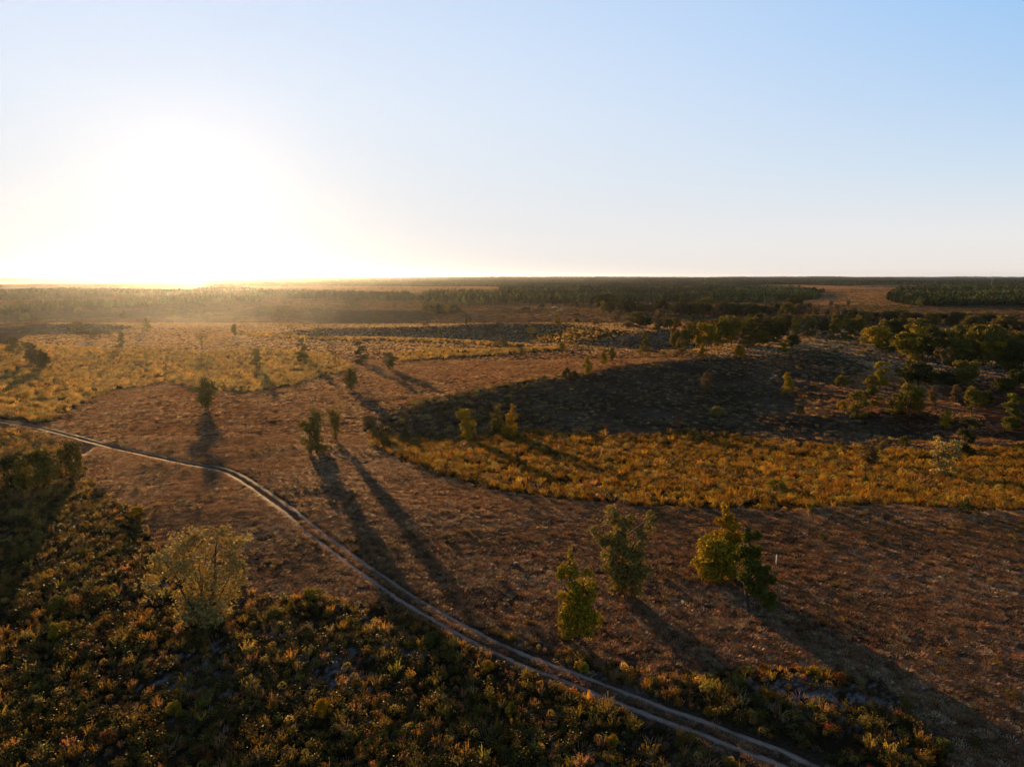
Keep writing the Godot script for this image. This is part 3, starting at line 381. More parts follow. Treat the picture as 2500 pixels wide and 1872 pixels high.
	plant("round", "olive", 75.7, -401.4, 7.83, 9.10, "olive tree, third from the west in the clumps beyond the dark hollow", "clumps beyond the dark hollow")
	plant("round", "dark", 78.8, -395.1, 7.16, 8.36, "dark tree, fourth from the west in the clumps beyond the dark hollow", "clumps beyond the dark hollow")
	plant("stacked", "tan", 82.9, -380.9, 10.09, 12.46, "tan tree, fifth from the west in the clumps beyond the dark hollow", "clumps beyond the dark hollow")
	plant("round", "olive", 87.0, -378.6, 7.92, 7.44, "olive tree, sixth from the west in the clumps beyond the dark hollow", "clumps beyond the dark hollow")
	plant("round", "olive", 96.0, -397.2, 7.20, 7.20, "olive tree, seventh from the west in the clumps beyond the dark hollow", "clumps beyond the dark hollow")
	plant("stacked", "dark", 105.2, -395.5, 7.72, 9.89, "dark tree, eighth from the west in the clumps beyond the dark hollow", "clumps beyond the dark hollow")
	plant("round", "tan", 109.6, -389.7, 7.07, 7.66, "tan tree, ninth from the west in the clumps beyond the dark hollow", "clumps beyond the dark hollow")
	plant("round", "olive", 115.2, -392.7, 6.57, 6.53, "olive tree, tenth from the west in the clumps beyond the dark hollow", "clumps beyond the dark hollow")
	plant("stacked", "olive", 144.7, -415.7, 8.11, 11.19, "olive tree, eleventh from the west in the clumps beyond the dark hollow", "clumps beyond the dark hollow")
	plant("round", "dark", 153.0, -421.9, 9.41, 8.29, "dark tree, twelfth from the west in the clumps beyond the dark hollow", "clumps beyond the dark hollow")
	plant("round", "tan", 159.5, -425.8, 7.71, 8.36, "tan tree, thirteenth from the west in the clumps beyond the dark hollow", "clumps beyond the dark hollow")
	plant("stacked", "olive", 172.6, -436.3, 7.29, 10.90, "olive tree, fourteenth from the west in the clumps beyond the dark hollow", "clumps beyond the dark hollow")
	plant("bush", "olive", -72.1, -592.8, 11.13, 13.11, "olive tree, first from the west in the thicket beside the bowl meadow", "thicket beside the bowl meadow")
	plant("round", "yellow", -70.0, -589.4, 9.82, 10.99, "yellow-green tree, second from the west in the thicket beside the bowl meadow", "thicket beside the bowl meadow")
	plant("bush", "dark", -66.0, -589.0, 10.98, 12.68, "dark tree, third from the west in the thicket beside the bowl meadow", "thicket beside the bowl meadow")
	plant("round", "dark", -58.6, -571.7, 8.54, 9.60, "dark tree, fourth from the west in the thicket beside the bowl meadow", "thicket beside the bowl meadow")
	plant("bush", "olive", -54.5, -555.1, 8.60, 8.91, "olive tree, fifth from the west in the thicket beside the bowl meadow", "thicket beside the bowl meadow")
	plant("round", "yellow", -49.7, -543.0, 8.68, 11.85, "yellow-green tree, sixth from the west in the thicket beside the bowl meadow", "thicket beside the bowl meadow")
	plant("bush", "dark", -46.1, -542.3, 9.01, 9.90, "dark tree, seventh from the west in the thicket beside the bowl meadow", "thicket beside the bowl meadow")
	plant("round", "dark", -43.5, -555.5, 5.17, 5.51, "dark tree, eighth from the west in the thicket beside the bowl meadow", "thicket beside the bowl meadow")
	plant("round", "olive", -434.8, -644.3, 4.47, 5.82, "olive tree, first from the west in the copse on the dim western slope", "copse on the dim western slope")
	plant("bush", "grey", -433.6, -679.3, 6.59, 8.14, "grey-green tree, second from the west in the copse on the dim western slope", "copse on the dim western slope")
	plant("round", "olive", -402.4, -688.6, 7.64, 10.37, "olive tree, third from the west in the copse on the dim western slope", "copse on the dim western slope")
	plant("bush", "olive", -277.7, -482.1, 4.69, 3.86, "olive tree, fourth from the west in the copse on the dim western slope", "copse on the dim western slope")
	plant("round", "grey", -380.9, -666.3, 9.25, 6.03, "grey-green tree, fifth from the west in the copse on the dim western slope", "copse on the dim western slope")
	plant("bush", "olive", -339.3, -678.2, 7.53, 7.23, "olive tree, sixth from the west in the copse on the dim western slope", "copse on the dim western slope")
	plant("round", "olive", -237.9, -647.4, 8.98, 11.70, "olive tree, seventh from the west in the copse on the dim western slope", "copse on the dim western slope")
	plant("bush", "grey", -223.6, -628.9, 9.60, 10.89, "grey-green tree, eighth from the west in the copse on the dim western slope", "copse on the dim western slope")
	plant("round", "olive", -200.6, -594.2, 7.42, 8.95, "olive tree, ninth from the west in the copse on the dim western slope", "copse on the dim western slope")
	far_woods()
	small_things()
	mist()

func noises():
	nz.seed = 3; nz.noise_type = FastNoiseLite.TYPE_SIMPLEX_SMOOTH; nz.frequency = 1.0; nz.fractal_type = FastNoiseLite.FRACTAL_FBM; nz.fractal_octaves = 3
	nz2.seed = 11; nz2.noise_type = FastNoiseLite.TYPE_SIMPLEX_SMOOTH; nz2.frequency = 1.0; nz2.fractal_octaves = 2
	nz3.seed = 23; nz3.noise_type = FastNoiseLite.TYPE_CELLULAR; nz3.frequency = 1.0; nz3.fractal_type = FastNoiseLite.FRACTAL_NONE; nz3.cellular_return_type = FastNoiseLite.RETURN_CELL_VALUE

# ---------------------------------------------------------------- sky
func make_sky() -> PanoramaSkyMaterial:
	var w := 720; var h := 360
	var im := Image.create(w, h, false, Image.FORMAT_RGBF)
	# clear evening air by elevation in degrees: towards the sun, and a sixth of a turn away from it
	var stops := [
		[0.0, Vector3(0.85, 0.79, 0.74), Vector3(0.85, 0.785, 0.72)], [2.8, Vector3(0.85, 0.83, 0.82), Vector3(0.83, 0.825, 0.815)], [7.7, Vector3(0.81, 0.845, 0.89), Vector3(0.60, 0.745, 0.89)],
		[12.6, Vector3(0.78, 0.85, 0.95), Vector3(0.44, 0.64, 0.90)], [17.4, Vector3(0.71, 0.81, 0.965), Vector3(0.33, 0.575, 0.905)], [22.0, Vector3(0.62, 0.755, 0.955), Vector3(0.28, 0.52, 0.875)],
		[34.0, Vector3(0.40, 0.57, 0.82), Vector3(0.20, 0.38, 0.70)], [52.0, Vector3(0.17, 0.32, 0.60), Vector3(0.115, 0.255, 0.54)], [90.0, Vector3(0.07, 0.18, 0.42), Vector3(0.07, 0.18, 0.42)]]
	for j in h:
		var el := 90.0 - (j + 0.5) / h * 180.0
		for i in w:
			var az := (i + 0.5) / w * 360.0
			var k := maxf(el, 0.0)
			var n := 0
			while n < stops.size() - 2 and k > stops[n + 1][0]: n += 1
			var t: float = (k - stops[n][0]) / (stops[n + 1][0] - stops[n][0])
			var da := absf(wrapf(az - SUN_AZ, -180.0, 180.0))
			var away := pow((sqrt(da * da + 25.0) - 5.0) / 58.0, 1.65)
			var c: Vector3 = (stops[n][1] as Vector3).lerp(stops[n + 1][1], t).lerp((stops[n][2] as Vector3).lerp(stops[n + 1][2], t), minf(away, 1.0))
			c *= lerpf(1.0, 0.62, smoothstep(58.0, 170.0, da))
			var far_from := rad_to_deg(acos(clampf(sin(deg_to_rad(el)) * sin(deg_to_rad(SUN_EL)) + cos(deg_to_rad(el)) * cos(deg_to_rad(SUN_EL)) * cos(deg_to_rad(da)), -1.0, 1.0)))
			c += Vector3(1.0, 0.95, 0.85) * 0.5 * exp(-far_from / 1.8)
			im.set_pixel(i, j, Color(c.x, c.y, c.z))
	var m := PanoramaSkyMaterial.new(); m.panorama = ImageTexture.create_from_image(im)
	return m

# ---------------------------------------------------------------- the lie of the land
func s01(t: float) -> float:
	t = clampf(t, 0.0, 1.0)
	return t * t * (3.0 - 2.0 * t)

func lowland(pts: Array, depth: float):
	var p := PackedVector2Array(); var w := PackedFloat32Array()
	var box := Rect2(Vector2(pts[0][0], pts[0][1]), Vector2.ZERO)
	for q in pts:
		p.append(Vector2(q[0], q[1])); w.append(q[2]); box = box.expand(p[-1])
	low.append([p, w, depth, box])

func macro(x: float, z: float) -> float:
	var h := 0.0
	var q := Vector2(x, z)
	for l in low:
		if l[3].has_point(q) and Geometry2D.is_point_in_polygon(q, l[0]):
			var p: PackedVector2Array = l[0]
			var w: PackedFloat32Array = l[1]
			var t := 9.0
			var n := p.size()
			for i in n:
				var d := q.distance_to(Geometry2D.get_closest_point_to_segment(q, p[i], p[(i + 1) % n])) / w[i]
				if d < t: t = d
			var dep: float = l[2]
			if dep <= 0.0:      # the main hollow deepens towards the east and steps up to a lit flat
				dep = 3.0 + 1.3 * s01((x + 45.0) / 30.0) + 2.4 * s01((x + 5.0) / 55.0) + 2.6 * s01((-z - 235.0) / 25.0) * (1.0 - s01((x - 60.0) / 50.0)) - 2.6 * s01((x - 88.0) / 26.0)
				dep = lerpf(dep, 2.8, s01((x - 74.0) / 24.0) * s01((-z - 168.0 + 0.5 * (x - 66.0)) / 11.0))
			h -= dep * (1.0 - pow(1.0 - minf(t, 1.0), 1.3))
	var r := sqrt(x * x + z * z)
	var a := s01((r - 60.0) / 120.0) * (1.0 - s01((r - 600.0) / 600.0))
	if a > 0.0:
		h += a * (0.35 * sin(x * 0.043 + 1.3) * sin(z * 0.037) + 0.25 * sin(x * 0.021 + z * 0.028))
	h += 1 * exp(-pow((x - 78) / 14, 2.0) - pow((z + 171) / 7, 2.0))
	h -= 0.042 * maxf(0.0, 84.0 + z)
	return h

func in_zone(zone: String, q: Vector2) -> bool:
	return zones[zone][1].has_point(q) and Geometry2D.is_point_in_polygon(q, zones[zone][0])

func add_zone(zone: String, pts: Array):
	var p := PackedVector2Array()
	var box := Rect2(Vector2(pts[0][0], pts[0][1]), Vector2.ZERO)
	for q in pts:
		p.append(Vector2(q[0], q[1])); box = box.expand(p[-1])
	zones[zone] = [p, box]

func add_line(called: String, pts: Array):
	var c := Curve2D.new()
	for i in pts.size():
		var a: Vector2 = Vector2(pts[maxi(i - 1, 0)][0], pts[maxi(i - 1, 0)][1])
		var b: Vector2 = Vector2(pts[mini(i + 1, pts.size() - 1)][0], pts[mini(i + 1, pts.size() - 1)][1])
		var t := (b - a) / 6.0
		c.add_point(Vector2(pts[i][0], pts[i][1]), -t, t)
	c.bake_interval = 0.5
	lines[called] = c

func track_distance(q: Vector2) -> float:
	var d := 1e9
	for k in lines:
		if lines_box[k].has_point(q):
			d = minf(d, q.distance_to(lines[k].get_closest_point(q)))
	return d
var lines_box := {}

func zone_of(q: Vector2) -> int:
	# 0 mown grass, 1 herbs near the track, 2 golden herbs, 3 dark slope, 4 dry scrub, 5 far land
	q += 1.3 * Vector2(nz.get_noise_2d(q.x * 0.3, q.y * 0.3), nz.get_noise_2d(q.x * 0.3 + 70.0, q.y * 0.3))
	for k in ["herbs_near", "herbs_east"]:
		if in_zone(k, q): return 1
	if in_zone("golden_herbs", q): return 2
	if in_zone("slope", q): return 3
	for k in ["scrub_west", "scrub_patch", "scrub_crest", "scrub_hollow"]:
		if in_zone(k, q): return 4
	return 0

func wood_at(x: float, z: float) -> float:
	# far land: a patchwork of stands, -1 to 1: fields, young pines, grown pines, old oaks
	for k in zones:
		if k.begins_with("field") and in_zone(k, Vector2(x, z)): return -1.0
	return nz3.get_noise_2d(x * 0.0021 + 0.35 * nz.get_noise_2d(x * 0.003, z * 0.004), z * 0.0036 + 0.35 * nz.get_noise_2d(x * 0.003 + 50.0, z * 0.004))

func ground_color(q: Vector2, zone: int, r: float) -> Color:
	var n1 := nz.get_noise_2d(q.x * 0.045, q.y * 0.06)
	var n2 := nz2.get_noise_2d(q.x * 0.35, q.y * 0.55)
	var n3 := nz2.get_noise_2d(q.x * 0.011 + 40.0, q.y * 0.016)
	var c := Vector3(0.060, 0.036, 0.021)
	match zone:
		0:
			c = c.lerp(Vector3(0.105, 0.070, 0.040), s01(0.5 + n1 * 1.1 + n2 * 0.4))
			c = c.lerp(Vector3(0.062, 0.026, 0.014), 0.7 * s01(n3 * 2.0))
			c = c.lerp(Vector3(0.20, 0.155, 0.125), 0.75 * s01((n2 + n1 * 0.5 - 0.30) * 3.0))
		1:
			c = Vector3(0.034, 0.024, 0.013).lerp(Vector3(0.055, 0.032, 0.016), s01(0.5 + n1))
			c = c.lerp(Vector3(0.24, 0.205, 0.175), s01((0.75 * nz.get_noise_2d(q.x * 1.1, q.y * 2.1) + n1 * 0.9 + n2 * 0.3 - 0.34) * 4.0))
		2:
			c = Vector3(0.040, 0.026, 0.010).lerp(Vector3(0.060, 0.040, 0.014), s01(0.5 + n1))
		3:
			c = Vector3(0.060, 0.041, 0.025).lerp(Vector3(0.115, 0.078, 0.048), s01(0.5 + n1))
			c = c.lerp(Vector3(0.22, 0.20, 0.18), 0.6 * s01((n2 * 0.7 + n1 * 0.7 - 0.48) * 4.0))
		4:
			c = Vector3(0.060, 0.040, 0.016).lerp(Vector3(0.090, 0.062, 0.022), s01(0.5 + n1))
	if r > 420.0:
		var f := s01((r - 420.0) / 250.0)
		var wd := 1.0 if wood_at(q.x, q.y) > -0.3 else 0.0
		var n4 := nz2.get_noise_2d(q.x * 0.004 + 3.0, q.y * 0.009)
		var far := Vector3(0.090, 0.060, 0.030).lerp(Vector3(0.120, 0.072, 0.034), s01(0.5 + n4)).lerp(Vector3(0.026, 0.030, 0.013), wd if r > 1350.0 else 0.0)
		c = c.lerp(far, f)
	return Color(c.x, c.y, c.z)

func build_ground():
	var k := 2.0
	while k < 16500.0:
		radii.append(k)
		k += 5.0 if k < 18.0 else (0.45 if k < 105.0 else (k * 0.0075 if k < 2000.0 else k * 0.05))
	var t := -180.0
	while t < 180.01:
		turns.append(t)
		t += 6.0 if absf(t + 0.001) >= 54.0 else 0.3
	var nr := radii.size(); var nt := turns.size()
	heights.resize(nr * nt)
	var v := PackedVector3Array(); v.resize(nr * nt)
	var col := PackedColorArray(); col.resize(nr * nt)
	for i in nr:
		var r := radii[i]
		for j in nt:
			var a := deg_to_rad(turns[j])
			var q := Vector2(r * sin(a), -r * cos(a))
			var front := absf(turns[j]) < 60.0
			var h := 0.0
			if r < 900.0 and (front or r < 60.0):
				h = macro(q.x, q.y)
			var zone := zone_of(q) if r < 420.0 and front else 0
			var td := track_distance(q) if r < 480.0 and front else 99.0
			# hummocks, windrows and tussocks of the turf
			var rough: float = [0.055, 0.10, 0.10, 0.20, 0.12][zone]
			if r < 420.0 and front:
				var u := nz.get_noise_2d(q.x * 0.55, q.y * 0.8) + 0.7 * nz2.get_noise_2d(q.x * 1.4, q.y * 2.0)
				h += rough * u * s01((td - 1.1) / 1.5) * (1.0 + r / 160.0)
			elif r > 500.0:
				h += 2.0 * s01((r - 500.0) / 500.0) * nz2.get_noise_2d(q.x * 0.004, q.y * 0.006) + 3.5 * s01((r - 900.0) / 900.0) * nz2.get_noise_2d(q.x * 0.0008 + 3.0, q.y * 0.0014)
			if r > 2500.0:
				h += 22.0 * s01((r - 2500.0) / 6000.0) * (nz2.get_noise_2d(q.x * 0.0004, q.y * 0.0007) + 0.1)
			var c := ground_color(q, zone, r)
			if td < 3.0:
				c = c.lerp(Color(0.085, 0.058, 0.036), 0.6 * s01((3.0 - td) / 1.6))
			heights[i * nt + j] = h
			v[i * nt + j] = Vector3(q.x, h, q.y)
			col[i * nt + j] = c
	var nrm := PackedVector3Array(); nrm.resize(nr * nt)
	var ix := PackedInt32Array()
	for i in nr:
		for j in nt:
			var a := v[mini(i + 1, nr - 1) * nt + j] - v[maxi(i - 1, 0) * nt + j]
			var b := v[i * nt + (j + 1 if j < nt - 1 else 1)] - v[i * nt + (j - 1 if j > 0 else nt - 2)]
			nrm[i * nt + j] = b.cross(a).normalized() * (1.0 if b.cross(a).y > 0.0 else -1.0)
			if i < nr - 1 and j < nt - 1:
				var p := i * nt + j
				ix.append_array([p, p + nt, p + nt + 1, p, p + nt + 1, p + 1])
	var arr := []; arr.resize(Mesh.ARRAY_MAX)
	arr[Mesh.ARRAY_VERTEX] = v; arr[Mesh.ARRAY_NORMAL] = nrm; arr[Mesh.ARRAY_COLOR] = col; arr[Mesh.ARRAY_INDEX] = ix
	structure(mesh_of(arr), "ground", mats.ground)
	print("ground ", nr, " x ", nt)

func ground_y(x: float, z: float) -> float:
	var r := clampf(sqrt(x * x + z * z), 2.0, 16000.0)
	var a := rad_to_deg(atan2(x, -z))
	var i := clampi(radii.bsearch(r) - 1, 0, radii.size() - 2)
	var j := clampi(turns.bsearch(a) - 1, 0, turns.size() - 2)
	var u := (r - radii[i]) / (radii[i + 1] - radii[i])
	var w := (a - turns[j]) / (turns[j + 1] - turns[j])
	var nt := turns.size()
	var p := i * nt + j
	return lerpf(lerpf(heights[p], heights[p + 1], w), lerpf(heights[p + nt], heights[p + nt + 1], w), u)

func on_ground(x: float, z: float) -> Vector3:
	return Vector3(x, ground_y(x, z), z)

# ---------------------------------------------------------------- helpers
func mesh_of(arr: Array) -> ArrayMesh:
	var m := ArrayMesh.new()
	m.add_surface_from_arrays(Mesh.PRIMITIVE_TRIANGLES, arr)
	return m

func numbered(called: String) -> String:
	if not names.has(called):
		names[called] = 0
		return called
	names[called] += 1
	return "%s_%03d" % [called, names[called]]

func structure(m: Mesh, called: String, mat: Material, parent: Node3D = self) -> MeshInstance3D:
	var o := MeshInstance3D.new(); o.name = numbered(called) if parent == self else called; o.mesh = m; o.material_override = mat
	parent.add_child(o, true)
	if parent == self: o.set_meta("kind", "structure")
	return o

func noise_tex(freq: float, seed_: int, dark: Color, light: Color, size := 512, bump := false) -> NoiseTexture2D:
	var f := FastNoiseLite.new(); f.seed = seed_; f.frequency = freq; f.fractal_octaves = 5; f.noise_type = FastNoiseLite.TYPE_SIMPLEX_SMOOTH
	var t := NoiseTexture2D.new(); t.width = size; t.height = size; t.seamless = true; t.noise = f
	var g := Gradient.new(); g.set_color(0, dark); g.set_color(1, light); t.color_ramp = g
	return t

func materials():
	var m := StandardMaterial3D.new()
	m.vertex_color_use_as_albedo = true; m.roughness = 1.0; m.specular_mode = BaseMaterial3D.SPECULAR_DISABLED
	m.albedo_texture = noise_tex(0.03, 5, Color(0.45, 0.42, 0.40), Color(1, 1, 1), 1024)
	m.uv1_triplanar = true; m.uv1_world_triplanar = true; m.uv1_scale = Vector3.ONE * 0.11
	m.heightmap_enabled = false
	mats.ground = m
	m = StandardMaterial3D.new(); m.vertex_color_use_as_albedo = true; m.roughness = 0.85; m.metallic_specular = 0.12
	m.albedo_texture = noise_tex(0.05, 8, Color(0.5, 0.47, 0.45), Color(1, 1, 1), 512)
	m.uv1_triplanar = true; m.uv1_world_triplanar = true; m.uv1_scale = Vector3.ONE * 0.4
	mats.sand = m
	mats.herb = leaf_mat(Color(1, 1, 1), 0.55); mats.herb.roughness = 0.55; mats.herb.metallic_specular = 0.14
	mats.far_leaf = leaf_mat(Color(1, 1, 1), 0.14); mats.far_leaf.specular_mode = BaseMaterial3D.SPECULAR_DISABLED
	mats.bark = StandardMaterial3D.new(); mats.bark.albedo_color = Color(0.075, 0.055, 0.042).linear_to_srgb(); mats.bark.roughness = 0.95
	mats.bark.albedo_texture = noise_tex(0.06, 31, Color(0.5, 0.5, 0.5), Color(1, 1, 1), 256)
	mats.bark.uv1_triplanar = true; mats.bark.uv1_scale = Vector3(3, 0.7, 3)

func leaf_mat(tint: Color, through: float) -> StandardMaterial3D:
	var m := StandardMaterial3D.new()
	m.vertex_color_use_as_albedo = true; m.albedo_color = tint; m.roughness = 0.8; m.metallic_specular = 0.12
	m.cull_mode = BaseMaterial3D.CULL_DISABLED
	m.backlight_enabled = true; m.backlight = Color(1.0, 0.93, 0.6) * through * 1.6
	return m

# ---------------------------------------------------------------- tracks
func rut(c: Curve2D, side: float, half: float, lift: float) -> ArrayMesh:
	# one wheel rut: bare sand in the middle that gives way to trodden turf at its ragged edges
	var st := SurfaceTool.new(); st.begin(Mesh.PRIMITIVE_TRIANGLES); st.set_smooth_group(0)
	var n := int(c.get_baked_length() / 0.35)
	for i in n + 1:
		var d := c.get_baked_length() * i / n
		var p := c.sample_baked(d)
		var t := (c.sample_baked(minf(d + 0.4, c.get_baked_length())) - c.sample_baked(maxf(d - 0.4, 0.0))).normalized()
		var s := Vector2(-t.y, t.x)
		var mid := side + 0.10 * nz.get_noise_2d(d * 0.08, side * 9.0)
		var bare := s01(0.80 + 1.1 * nz.get_noise_2d(d * 0.10, side * 4.0 + 7.0) + 0.3 * nz2.get_noise_2d(d * 1.3, side))
		for k in 7:
			var f := k / 3.0 - 1.0
			var wob := half * (1.0 + 0.5 * nz.get_noise_2d(d * 0.5, side * 5.0 + signf(f) * 3.0) + 0.4 * nz2.get_noise_2d(d * 1.9, side + f))
			var q := p + s * (mid + f * wob)
			var share := bare * (1.0 - 0.75 * s01((p.length() - 90.0) / 50.0) * (1.0 if half < 0.5 else 0.0)) * s01((1.0 - absf(f)) * 1.35 + 0.5 * nz2.get_noise_2d(d * 2.3, f * 3.0 + side))
			st.set_color(Color(0.085, 0.058, 0.036).lerp(Color(0.41, 0.285, 0.21), share))
			st.add_vertex(Vector3(q.x, ground_y(q.x, q.y) + lift * (1.0 - 0.85 * f * f), q.y))
	for i in n:
		for k in 6:
			var p := i * 7 + k
			for q in [p, p + 7, p + 8, p, p + 8, p + 1]: st.add_index(q)
	st.generate_normals()
	return st.commit()

func build_tracks():
	for called in lines:
		var o := Node3D.new()
		o.name = numbered("sandy_track"); add_child(o); o.set_meta("kind", "structure")
		for side in ([-0.68, 0.68] if called == "main" else [0.0]):
			structure(rut(lines[called], side, {"main": 0.32, "far": 1.3, "white_sand": 3.2}.get(called, 1.8), 0.045 if called == "main" else 0.08), "wheel_rut", mats.sand, o)

# ---------------------------------------------------------------- ground cover
func cover(called: String, m: Mesh, mat: Material, spots: PackedFloat32Array):
	# spots: x, z, turn, width, height, r, g, b each
	var n := spots.size() / 8
	var buf := PackedFloat32Array(); buf.resize(n * 16)
	for i in n:
		var x := spots[i * 8]; var z := spots[i * 8 + 1]
		var a := spots[i * 8 + 2]; var w := spots[i * 8 + 3]; var h := spots[i * 8 + 4]
		var k := i * 16
		buf[k] = cos(a) * w; buf[k + 1] = 0.0; buf[k + 2] = sin(a) * w; buf[k + 3] = x
		buf[k + 4] = 0.0; buf[k + 5] = h; buf[k + 6] = 0.0; buf[k + 7] = ground_y(x, z) - 0.02
		buf[k + 8] = -sin(a) * w; buf[k + 9] = 0.0; buf[k + 10] = cos(a) * w; buf[k + 11] = z
		buf[k + 12] = spots[i * 8 + 5]; buf[k + 13] = spots[i * 8 + 6]; buf[k + 14] = spots[i * 8 + 7]; buf[k + 15] = 1.0
	var mm := MultiMesh.new(); mm.transform_format = MultiMesh.TRANSFORM_3D; mm.use_colors = true
	mm.mesh = m; mm.instance_count = n; mm.buffer = buf
	var o := MultiMeshInstance3D.new(); o.name = numbered(called); o.multimesh = mm; o.material_override = mat
	o.set_meta("kind", "stuff"); add_child(o, true)
	print(called, " ", n)

func blades(count: int, spread: float, lean: float, wide: float, seeds := false) -> ArrayMesh:
	# a tuft of bent blades, one unit tall
	var st := SurfaceTool.new(); st.begin(Mesh.PRIMITIVE_TRIANGLES)
	for i in count:
		var a := rng.randf() * TAU; var r := spread * sqrt(rng.randf())
		var foot := Vector3(cos(a) * r, 0, sin(a) * r)
		var out := Vector3(cos(a + rng.randfn(0, 0.7)), 0, sin(a + rng.randfn(0, 0.7)))
		var h := rng.randf_range(0.55, 1.0); var l := lean * rng.randf_range(0.3, 1.3)
		var s := Vector3(-out.z, 0, out.x) * wide * rng.randf_range(0.7, 1.3)
		if rng.randf() < 0.5: s = (s + out * wide * 0.8)
		var mid := foot + out * l * 0.35 + Vector3(0, h * 0.6, 0)
		var tip := foot + out * l + Vector3(0, h, 0)
		var b := rng.randf_range(0.65, 1.2)
		st.set_color(Color(b, b, b))
		for q in [foot - s * 0.6, foot + s * 0.6, mid + s, foot - s * 0.6, mid + s, mid - s, mid - s, mid + s, tip]: st.add_vertex(q)
		if seeds:
			for n in 3:
				var d := Vector3(rng.randfn(0, 1), rng.randfn(0, 1), rng.randfn(0, 1)).normalized() * 0.045
				var u := d.cross(Vector3(rng.randf(), 0.3, rng.randf())).normalized() * 0.05
				var p := tip + Vector3(rng.randfn(0, 0.04), rng.randf_range(-0.12, 0.02), rng.randfn(0, 0.04))
				for q in [p - d, p + u, p + d]: st.add_vertex(q)
	st.generate_normals()
	return st.commit()

func leafy(count: int, leaf: float, dome: bool) -> ArrayMesh:
	# a low bush of small leaves, about one unit wide and one unit tall, open below
	var st := SurfaceTool.new(); st.begin(Mesh.PRIMITIVE_TRIANGLES)
	for i in 5:
		var a := TAU * i / 5.0 + rng.randf()
		var tip := Vector3(cos(a) * 0.3, 0.7, sin(a) * 0.3); var s := Vector3(-sin(a), 0, cos(a)) * 0.012
		st.set_color(Color(0.5, 0.4, 0.3))
		for q in [-s, s, tip]: st.add_vertex(q)
	for i in count:
		var d := Vector3(rng.randfn(0, 1), 0.25 + absf(rng.randfn(0, 0.9)), rng.randfn(0, 1)).normalized()
		var k := rng.randf_range(0.82, 1.0) if dome else rng.randf_range(0.35, 1.05)
		var p := Vector3(d.x * 0.5, 0.25 + d.y * 0.72, d.z * 0.5) * k
		if not dome: p += Vector3(rng.randfn(0, 0.05), rng.randfn(0, 0.05), rng.randfn(0, 0.05))
		var u := Vector3(rng.randfn(0, 1), rng.randfn(0, 0.7), rng.randfn(0, 1)).normalized() * leaf * rng.randf_range(0.6, 1.2)
		var w := u.cross(Vector3(rng.randfn(0, 1), rng.randfn(0, 1), rng.randfn(0, 1))).normalized() * leaf * 0.5
		var b := rng.randf_range(0.55, 1.25)
		st.set_color(Color(b, b, b * rng.randf_range(0.7, 1.1)))
		for q in [p - u, p + w, p + u, p - u, p + u, p - w]: st.add_vertex(q)
	st.generate_normals()
	return st.commit()

func tint(c: Array, spread := 0.25) -> Array:
	var b := exp(rng.randfn(0, spread))
	return [c[0] * b * exp(rng.randfn(0, 0.10)), c[1] * b * exp(rng.randfn(0, 0.08)), c[2] * b]

func scatter(into: Dictionary, zone: String, per_m2: float, pick: Callable, near := 0.0, far := 1e9, k_low := false):
	var box: Rect2 = zones[zone][1]
	var n := int(box.get_area() * per_m2)
	for i in n:
		var q := Vector2(box.position.x + rng.randf() * box.size.x, box.position.y + rng.randf() * box.size.y)
		var r := q.length()
		if r < near or r > far or absf(atan2(q.x, -q.y)) > 0.86 or not Geometry2D.is_point_in_polygon(q, zones[zone][0]): continue
		if r < 480.0:
			var td := track_distance(q)
			if absf(td - 0.68) < (0.42 if k_low else 0.8) or r > 85.0 and td < 1.25: continue
		var k = pick.call(q, r)
		if k.is_empty(): continue
		into[k[0]].append_array([q.x, q.y, rng.randf() * TAU, k[1], k[2], k[3][0], k[3][1], k[3][2]])

